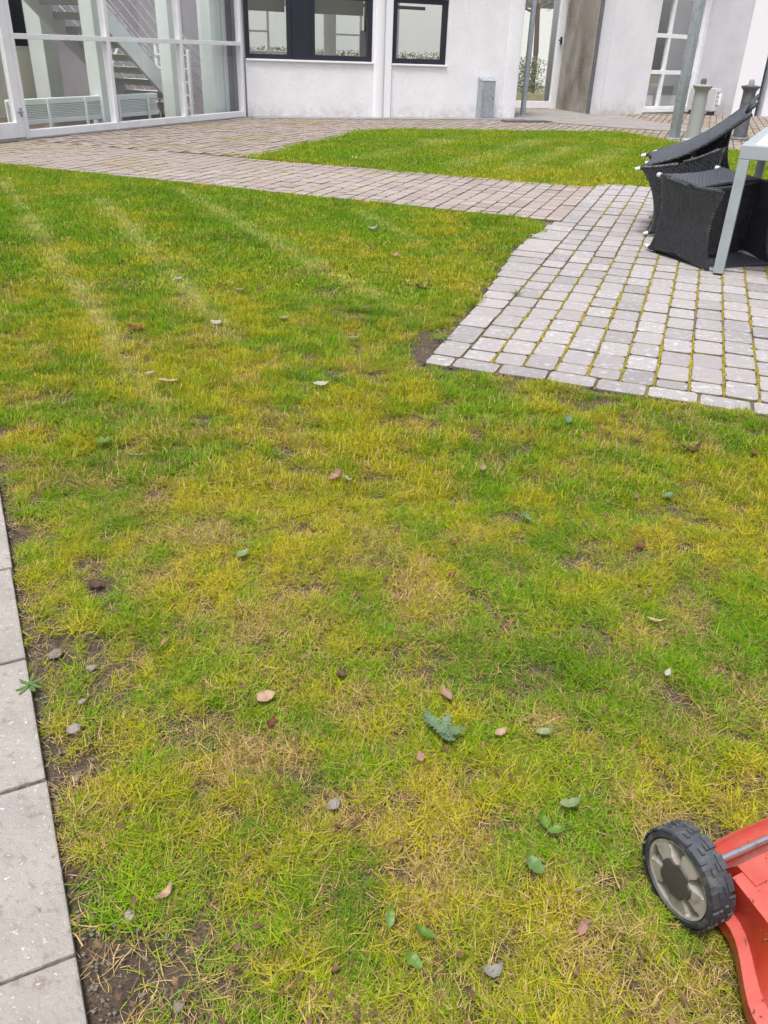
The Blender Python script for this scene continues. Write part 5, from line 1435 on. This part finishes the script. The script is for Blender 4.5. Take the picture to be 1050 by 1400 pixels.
# ------------------------------------------------------------------ grass: real blades, clumps instanced on points
def grass_mat():
    m = bpy.data.materials.new('grass_blade'); m.use_nodes = True
    n, l = m.node_tree.nodes, m.node_tree.links
    b = n['Principled BSDF']; b.inputs['Roughness'].default_value = 0.5; b.inputs['Specular IOR Level'].default_value = 0.12
    def att(nm, inst):
        a = n.new('ShaderNodeAttribute'); a.attribute_name = nm; a.attribute_type = 'INSTANCER' if inst else 'GEOMETRY'; return a.outputs['Fac']
    def mixc(f, a, b_):
        x = n.new('ShaderNodeMix'); x.data_type = 'RGBA'
        for sock, v in ((x.inputs[0], f), (x.inputs[6], a), (x.inputs[7], b_)):
            if isinstance(v, tuple): sock.default_value = (*v, 1)
            elif isinstance(v, (int, float)): sock.default_value = v
            else: l.new(v, sock)
        return x.outputs[2]
    def mth(op, a, b_, cl=False):
        q = n.new('ShaderNodeMath'); q.operation = op; q.use_clamp = cl
        for i, v in enumerate((a, b_)):
            if isinstance(v, (int, float)): q.inputs[i].default_value = v
            else: l.new(v, q.inputs[i])
        return q.outputs[0]
    r1, r2 = att('rnd', False), att('rnd2', False)
    yel, strw, deep = att('yellow', True), att('straw', True), att('deep', True)
    green = mixc(r1, (0.055, 0.170, 0.006), (0.240, 0.430, 0.014))
    green = mixc(mth('MULTIPLY', deep, 0.7), green, (0.055, 0.160, 0.010))
    yello = mixc(r1, (0.230, 0.232, 0.008), (0.590, 0.510, 0.028))
    f = mth('ADD', yel, mth('MULTIPLY', mth('SUBTRACT', r2, 0.5), 0.9), True)
    col = mixc(f, green, yello)
    isdead = mth('GREATER_THAN', strw, r2)
    dead = mixc(r1, (0.14, 0.085, 0.032), (0.64, 0.47, 0.21))
    col = mixc(isdead, col, dead)
    col = mixc(att('pale', True), col, (0.62, 0.62, 0.26))
    l.new(col, b.inputs['Base Color'])
    t = n.new('ShaderNodeBsdfTranslucent'); l.new(col, t.inputs[0])
    mx = n.new('ShaderNodeMixShader'); mx.inputs[0].default_value = 0.36
    l.new(b.outputs[0], mx.inputs[1]); l.new(t.outputs[0], mx.inputs[2]); l.new(mx.outputs[0], n['Material Output'].inputs[0])
    return m
GM = grass_mat()
def clump(seed, nb, rad, lmin, lmax, wmin, wmax, segs, lay, radial=0.0):
    """a tuft: blades leave the middle and lean outwards (radial), the rest lie about"""
    r = np.random.default_rng(seed); V, F, R1, R2 = [], [], [], []
    for _ in range(nb):
        a = r.uniform(0, 2 * math.pi); q = rad * r.random() ** (0.9 if radial else 0.5)
        x, y, z = q * math.cos(a), q * math.sin(a), -0.006
        lying = r.random() < lay
        h = a + r.normal(0, 0.7) if (r.random() < radial and not lying) else r.uniform(0, 2 * math.pi)
        L = lmin + (lmax - lmin) * r.random() ** 1.3; w = r.uniform(wmin, wmax)
        el = math.radians(r.uniform(38, 86)) if not lying else math.radians(r.uniform(0, 24))
        bend = math.radians(r.uniform(5, 60)); tw = r.normal(0, 0.45)
        if lying: z = r.uniform(0.0, 0.010); bend *= 0.3; tw *= 1.2
        b0 = len(V); rr, rq = r.random(), r.random()
        if lying: rq *= 0.8                                       # dead blades lie, live ones stand
        px, py, pz = x, y, z
        for s in range(segs + 1):
            t = s / segs; ww = w * (1 - t ** 1.8) * .5 + w * 0.05
            sx, sy = -math.sin(h), math.cos(h)
            if s == segs: V.append((px, py, pz)); R1.append(rr); R2.append(rq)
            else:
                V.append((px + sx * ww, py + sy * ww, pz)); V.append((px - sx * ww, py - sy * ww, pz)); R1 += [rr, rr]; R2 += [rq, rq]
            e = el - bend * t
            px += math.cos(h) * math.cos(e) * L / segs; py += math.sin(h) * math.cos(e) * L / segs; pz += math.sin(e) * L / segs
            pz = max(pz, 0.001); h += tw / segs
        for s in range(segs - 1): F.append((b0 + 2 * s, b0 + 2 * s + 1, b0 + 2 * s + 3, b0 + 2 * s + 2))
        F.append((b0 + 2 * segs - 2, b0 + 2 * segs - 1, b0 + 2 * segs))
    me = bpy.data.meshes.new('grass_clump'); me.from_pydata(V, [], F); me.materials.append(GM)
    for nm, d in (('rnd', R1), ('rnd2', R2)):
        a = me.attributes.new(nm, 'FLOAT', 'POINT'); a.data.foreach_set('value', np.array(d, dtype=np.float32))
    me.polygons.foreach_set('use_smooth', [True] * len(me.polygons))
    return bpy.data.objects.new('grass_clump', me)
def make_coll(name, objs):
    c = bpy.data.collections.new(name)
    for o in objs: c.objects.link(o)
    return c
LODS = {
    'near': make_coll('near_clumps', [clump(100 + i, 24, 0.016, 0.010, 0.042, 0.0007, 0.0015, 4, 0.38, 0.70) for i in range(10)]),
    'mid': make_coll('mid_clumps', [clump(200 + i, 30, 0.028, 0.014, 0.046, 0.0011, 0.0024, 3, 0.32, 0.7) for i in range(8)]),
    'dead': make_coll('thatch_clumps', [clump(500 + i, 14, 0.035, 0.008, 0.036, 0.0006, 0.0013, 3, 1.0) for i in range(6)]),
    'far': make_coll('far_clumps', [clump(300 + i, 44, 0.065, 0.018, 0.044, 0.0026, 0.0048, 2, 0.25) for i in range(8)]),
    'back': make_coll('back_clumps', [clump(400 + i, 60, 0.17, 0.02, 0.045, 0.0045, 0.008, 2, 0.25) for i in range(6)]),
}
def seg_dist(x, y, a, b):
    ax, ay = a; bx, by = b; dx, dy = bx - ax, by - ay
    t = np.clip(((x - ax) * dx + (y - ay) * dy) / (dx * dx + dy * dy), 0, 1)
    return np.hypot(x - ax - t * dx, y - ay - t * dy)
def edge_dist(x, y, poly):
    d = np.full(x.shape, 9.0)
    for a, b in zip(poly, poly[1:] + poly[:1]): d = np.minimum(d, seg_dist(x, y, a, b))
    return d
def gauss(x, y, cx, cy, rx, ry=None):
    ry = ry or rx
    return np.exp(-(((x - cx) / rx) ** 2 + ((y - cy) / ry) ** 2))
STRIPES1 = [((-3.6, 7.9), (-0.55, 2.2), .07), ((-2.45, 7.1), (-0.55, 3.2), .08), ((-1.9, 7.6), (0.3, 3.6), .07), ((-0.3, 6.9), (0.5, 5.0), .05)]
STRIPES2 = [((2.2, 10.4), (3.3, 12.9), .10), ((1.2, 9.75), (2.8, 13.3), .09), ((0.6, 10.0), (2.4, 14.1), .10), ((-0.4, 10.4), (1.1, 14.0), .08), ((2.9, 9.9), (4.1, 13.2), .09)]
BARE = [(-0.335, 0.665, .075, .075, 1.0), (-0.43, 0.80, .03, .05, .8), (0.17, 3.46, .09, .20, 1.0), (0.33, 3.78, .04, .15, .8), (-0.555, 1.10, .045, .10, .75), (-0.655, 1.36, .06, .07, .8),
        (-0.97, 1.86, .07, .06, .75), (-0.95, 2.02, .05, .04, .6), (0.80, 5.55, .05, .25, .6), (0.262, 0.840, .018, .02, .8), (0.04, 0.745, .02, .03, .6), (0.18, 0.70, .025, .02, .7), (0.32, 0.99, .02, .02, .4),
        (1.03, 2.48, .06, .03, .6), (-0.68, 1.59, .04, .025, .8), (0.60, 1.30, .02, .02, .7), (0.27, 1.06, .02, .02, .5)]
def scatter(poly, region, dens, lod, seed, smin, smax, stripes, far):
    xs = [p[0] for p in region]; ys = [p[1] for p in region]
    A = (max(xs) - min(xs)) * (max(ys) - min(ys)); n = int(A * dens)
    r = np.random.default_rng(seed)
    x = r.uniform(min(xs), max(xs), n); y = r.uniform(min(ys), max(ys), n)
    k = inpoly(x, y, region)
    x, y = x[k], y[k]
    # uneven edge
    ed = edge_dist(x, y, poly); ins = inpoly(x, y, poly)
    sd_ = np.where(ins, ed, -ed)
    wob = (fbm(x, y, 0.12, 70) - 0.5) * (0.09 if not far else 0.12)
    k = sd_ + wob > 0.012
    if not far:                                                    # the soil strip beside the slabs
        sx, sy = SLAB_DIR; off = (x - SLAB_A[0]) * sy - (y - SLAB_A[1]) * sx
        dal = (x - SLAB_A[0]) * sx + (y - SLAB_A[1]) * sy
        strip = 0.026 * (0.35 + 1.3 * vnoise(dal, dal * 0 + 3, 0.16, 77)) * np.clip(2.2 - dal * .5, .3, 1)
        k &= (off > strip * (1 if far is not None else .3)) | (r.random(x.size) < 0.07)
        pr_ = np.zeros(x.size)
        for (cx, cy, rx, ry, s) in BARE: pr_ = np.maximum(pr_, s * np.clip(2.2 * gauss(x, y, cx, cy, rx, ry), 0, 1))
        bare = r.random(x.size) > pr_ * (0.97 if far is not None else 0.85)
        k &= bare
        thin = np.clip((fbm(x, y, 0.16, 15) - 0.56) * 5, 0, 0.22) + np.clip((vnoise(x, y, 0.055, 17) - 0.58) * 2.6, 0, .60)
        k &= (r.random(x.size) > thin) | (far is None)
    # only what the picture or a small step aside can see
    dd = np.hypot(x, y)
    vx = np.abs(x) < 0.56 * (y + 0.75) + 0.35
    k &= vx
    x, y = x[k], y[k]; n = x.size
    yel = (fbm(x, y, 0.6, 21) - 0.5) * 1.1 + (fbm(x, y, 0.17, 24) - 0.5) * 1.5 + (vnoise(x, y, 0.06, 27) - .5) * 1.0 + 0.45
    st = np.clip((fbm(x, y, 0.13, 31) - 0.52) * 1.6, 0, .5) + 0.05 + .22 * np.clip((vnoise(x, y, 0.055, 17) - 0.5) * 2, 0, 1)
    dp = np.clip((fbm(x, y, 0.22, 41) - 0.50) * 4, 0, 1) * 0.8
    if not far:
        near = np.clip((2.6 - y) / 1.5, 0, 1)
        st = st + 0.09 * near + .12 * np.clip((1.25 - y) / .6, 0, 1); yel = yel - 0.10 * np.clip((1.1 - y) / .5, 0, 1)
        for (cx, cy, rx, ry, a, b) in ((-0.20, 1.48, .10, .16, .5, .45), (0.09, 0.90, .06, .16, .45, .30), (0.55, 2.65, .50, .25, .45, .12), (0.0, 3.7, .5, .5, .35, .06), (-0.65, 2.25, .25, .3, .30, .10), (-0.35, 1.8, .5, .35, .25, .06), (0.15, 1.8, .35, .5, .20, .06),
                                     (0.95, 1.9, .25, .2, .25, .14), (-2.4, 6.4, .35, .35, .5, .12), (0.3, 4.6, .35, .6, .35, .04), (-0.9, 3.3, .3, .4, .25, .06)):
            gq = gauss(x, y, cx, cy, rx, ry); gq = gq * (0.35 + 1.3 * fbm(x, y, .10, 83)); yel += .5 * a * gq; st += .45 * b * gq
        for (cx, cy, rx, ry, a) in ((0.30, 1.45, .16, .16, .55), (0.75, 1.45, .18, .18, .6), (0.95, 1.6, .12, .3, .5), (0.33, 0.95, .10, .10, .5), (-0.12, 0.80, .18, .10, .35), (-0.40, 0.95, .06, .12, .4), (0.35, 2.15, .20, .25, .4), (-3.0, 5.8, .6, 1.4, .55), (-1.8, 6.9, .5, .9, .5), (-1.2, 5.4, .4, .8, .35), (0.7, 6.0, .3, .6, .4), (-0.3, 6.4, .5, .6, .35), (-0.5, 3.7, .25, .3, .4), (-0.65, 1.55, .06, .2, .4)):
            gq = gauss(x, y, cx, cy, rx, ry); yel -= .55 * a * gq; dp = np.clip(dp + .3 * a * gq, 0, 1); st -= .12 * gq
        yel -= 0.24 * np.clip((y - 3.2) / 3.2, 0, 1); st *= 1 - 0.45 * np.clip((y - 3.5) / 3, 0, 1)
    else:
        yel += -0.20 + 0.25 * gauss(x, y, 2.3, 9.6, 1.6, .9) - 0.20 * gauss(x, y, -.6, 12, .8, 3); st *= 0.4
        yel -= 0.3 * np.clip(1 - edge_dist(x, y, poly[1:9]) / .5, 0, 1)
    pale = np.zeros(n)
    for (a, b, w) in stripes:
        al = np.clip(((x - a[0]) * (b[0] - a[0]) + (y - a[1]) * (b[1] - a[1])) / ((b[0] - a[0]) ** 2 + (b[1] - a[1]) ** 2), 0, 1)
        gq = np.exp(-((seg_dist(x, y, a, b) + .06 * (fbm(x, y, .25, 63) - .5)) / (w * .50)) ** 2) * (0.70 + 0.45 * vnoise(x, y, .16, 61)) * np.clip(4 * (1 - al), 0, 1)
        yel += .25 * gq; st += .12 * gq; dp *= 1 - .8 * np.clip(gq, 0, 1); pale = np.maximum(pale, (.40 if not far else .62) * np.clip(gq, 0, 1))
        ga = np.exp(-((seg_dist(x + 3.2 * w, y + 1.2 * w, a, b)) / (2.2 * w)) ** 2); yel -= .26 * ga; st -= .04 * ga; dp = np.clip(dp + .2 * ga, 0, 1)
    yel += r.normal(0, .13, n); st += r.normal(0, .05, n)
    yel = np.clip(yel, 0, 1); st = np.clip(st, 0.02, .85)
    sc = r.uniform(smin, smax, n) * (0.60 + 0.4 * fbm(x, y, .3, 51) + 0.55 * (1 - vnoise(x, y, .055, 17)))
    z = np.full(n, -0.006) if not far else np.full(n, -0.004)
    if not far: z = -0.008 + 0.018 * (fbm(x, y, 0.28, 90) - 0.5) + 0.001
    return dict(x=x, y=y, z=z, yellow=yel, straw=st, deep=dp, pale=pale, size=sc, rot=r.uniform(0, 6.283, n), lod=lod)
def strip_region(y0, y1): return [(-6, y0), (6, y0), (6, y1), (-6, y1)]
def thatch(region, dens, seed):
    d = scatter(LAWN1, region, dens, 'dead', seed, .7, 1.2, [], None)
    r = np.random.default_rng(seed + 1); d['straw'] = np.clip(.8 + r.normal(0, .12, d['x'].size), 0, 1); d['yellow'] = np.clip(d['yellow'] * .6, 0, 1); d['z'] = d['z'] - .003; d['deep'] *= 0
    return d
SETS = [
    thatch(strip_region(0.30, 2.3), 1100, 11), thatch(strip_region(2.3, 4.4), 350, 12),
    scatter(LAWN1, strip_region(0.30, 2.1), 7200, 'near', 1, .75, 1.15, STRIPES1, False),
    scatter(LAWN1, strip_region(2.1, 4.3), 3300, 'mid', 2, .75, 1.15, STRIPES1, False),
    scatter(LAWN1, strip_region(4.3, 9.0), 1000, 'far', 3, .8, 1.15, STRIPES1, False),
    scatter(LAWN2, [(-3, 8), (8, 8), (8, 17), (-3, 17)], 420, 'back', 4, .8, 1.2, STRIPES2, True),
]
def grass_object(name, label, sets):
    n = sum(s['x'].size for s in sets)
    me = bpy.data.meshes.new(name)
    me.vertices.add(n)
    co = np.concatenate([np.stack([s['x'], s['y'], s['z']], 1) for s in sets]).astype(np.float32)
    me.vertices.foreach_set('co', co.ravel())
    lods = list(dict.fromkeys(s['lod'] for s in sets))
    for nm in ('yellow', 'straw', 'deep', 'pale', 'size', 'rot'):
        a = me.attributes.new(nm, 'FLOAT', 'POINT'); a.data.foreach_set('value', np.concatenate([s[nm] for s in sets]).astype(np.float32))
    a = me.attributes.new('lod', 'INT', 'POINT'); a.data.foreach_set('value', np.concatenate([np.full(s['x'].size, lods.index(s['lod'])) for s in sets]).astype(np.int32))
    o = link(name, me)
    tag(o, label, 'grass', kind='stuff')
    ng = bpy.data.node_groups.new('grass_' + name, 'GeometryNodeTree')
    ng.interface.new_socket('Geometry', in_out='INPUT', socket_type='NodeSocketGeometry')
    ng.interface.new_socket('Geometry', in_out='OUTPUT', socket_type='NodeSocketGeometry')
    N, K = ng.nodes, ng.links
    gi, go = N.new('NodeGroupInput'), N.new('NodeGroupOutput')
    jn = N.new('GeometryNodeJoinGeometry')
    def named(nm, ty='FLOAT'):
        a = N.new('GeometryNodeInputNamedAttribute'); a.data_type = ty; a.inputs['Name'].default_value = nm; return a.outputs['Attribute']
    for i, ld in enumerate(lods):
        ip = N.new('GeometryNodeInstanceOnPoints')
        ci = N.new('GeometryNodeCollectionInfo'); ci.inputs['Collection'].default_value = LODS[ld]
        ci.inputs['Separate Children'].default_value = True; ci.inputs['Reset Children'].default_value = True
        cmp = N.new('FunctionNodeCompare'); cmp.data_type = 'INT'; cmp.operation = 'EQUAL'; cmp.inputs[3].default_value = i
        K.new(named('lod', 'INT'), cmp.inputs[2])
        K.new(gi.outputs[0], ip.inputs['Points']); K.new(cmp.outputs[0], ip.inputs['Selection'])
        K.new(ci.outputs[0], ip.inputs['Instance']); ip.inputs['Pick Instance'].default_value = True
        cx = N.new('ShaderNodeCombineXYZ'); K.new(named('rot'), cx.inputs['Z'])
        e2r = N.new('FunctionNodeEulerToRotation'); K.new(cx.outputs[0], e2r.inputs[0]); K.new(e2r.outputs[0], ip.inputs['Rotation'])
        K.new(named('size'), ip.inputs['Scale'])
        K.new(ip.outputs[0], jn.inputs[0])
    K.new(jn.outputs[0], go.inputs[0])
    md = o.modifiers.new('grass', 'NODES'); md.node_group = ng
    print(name, n)
    return o
grass_object('grass', 'short yellow green mossy grass of the near lawn', SETS[:5])
grass_object('grass', 'short green striped grass of the far lawn before the white building', SETS[5:])
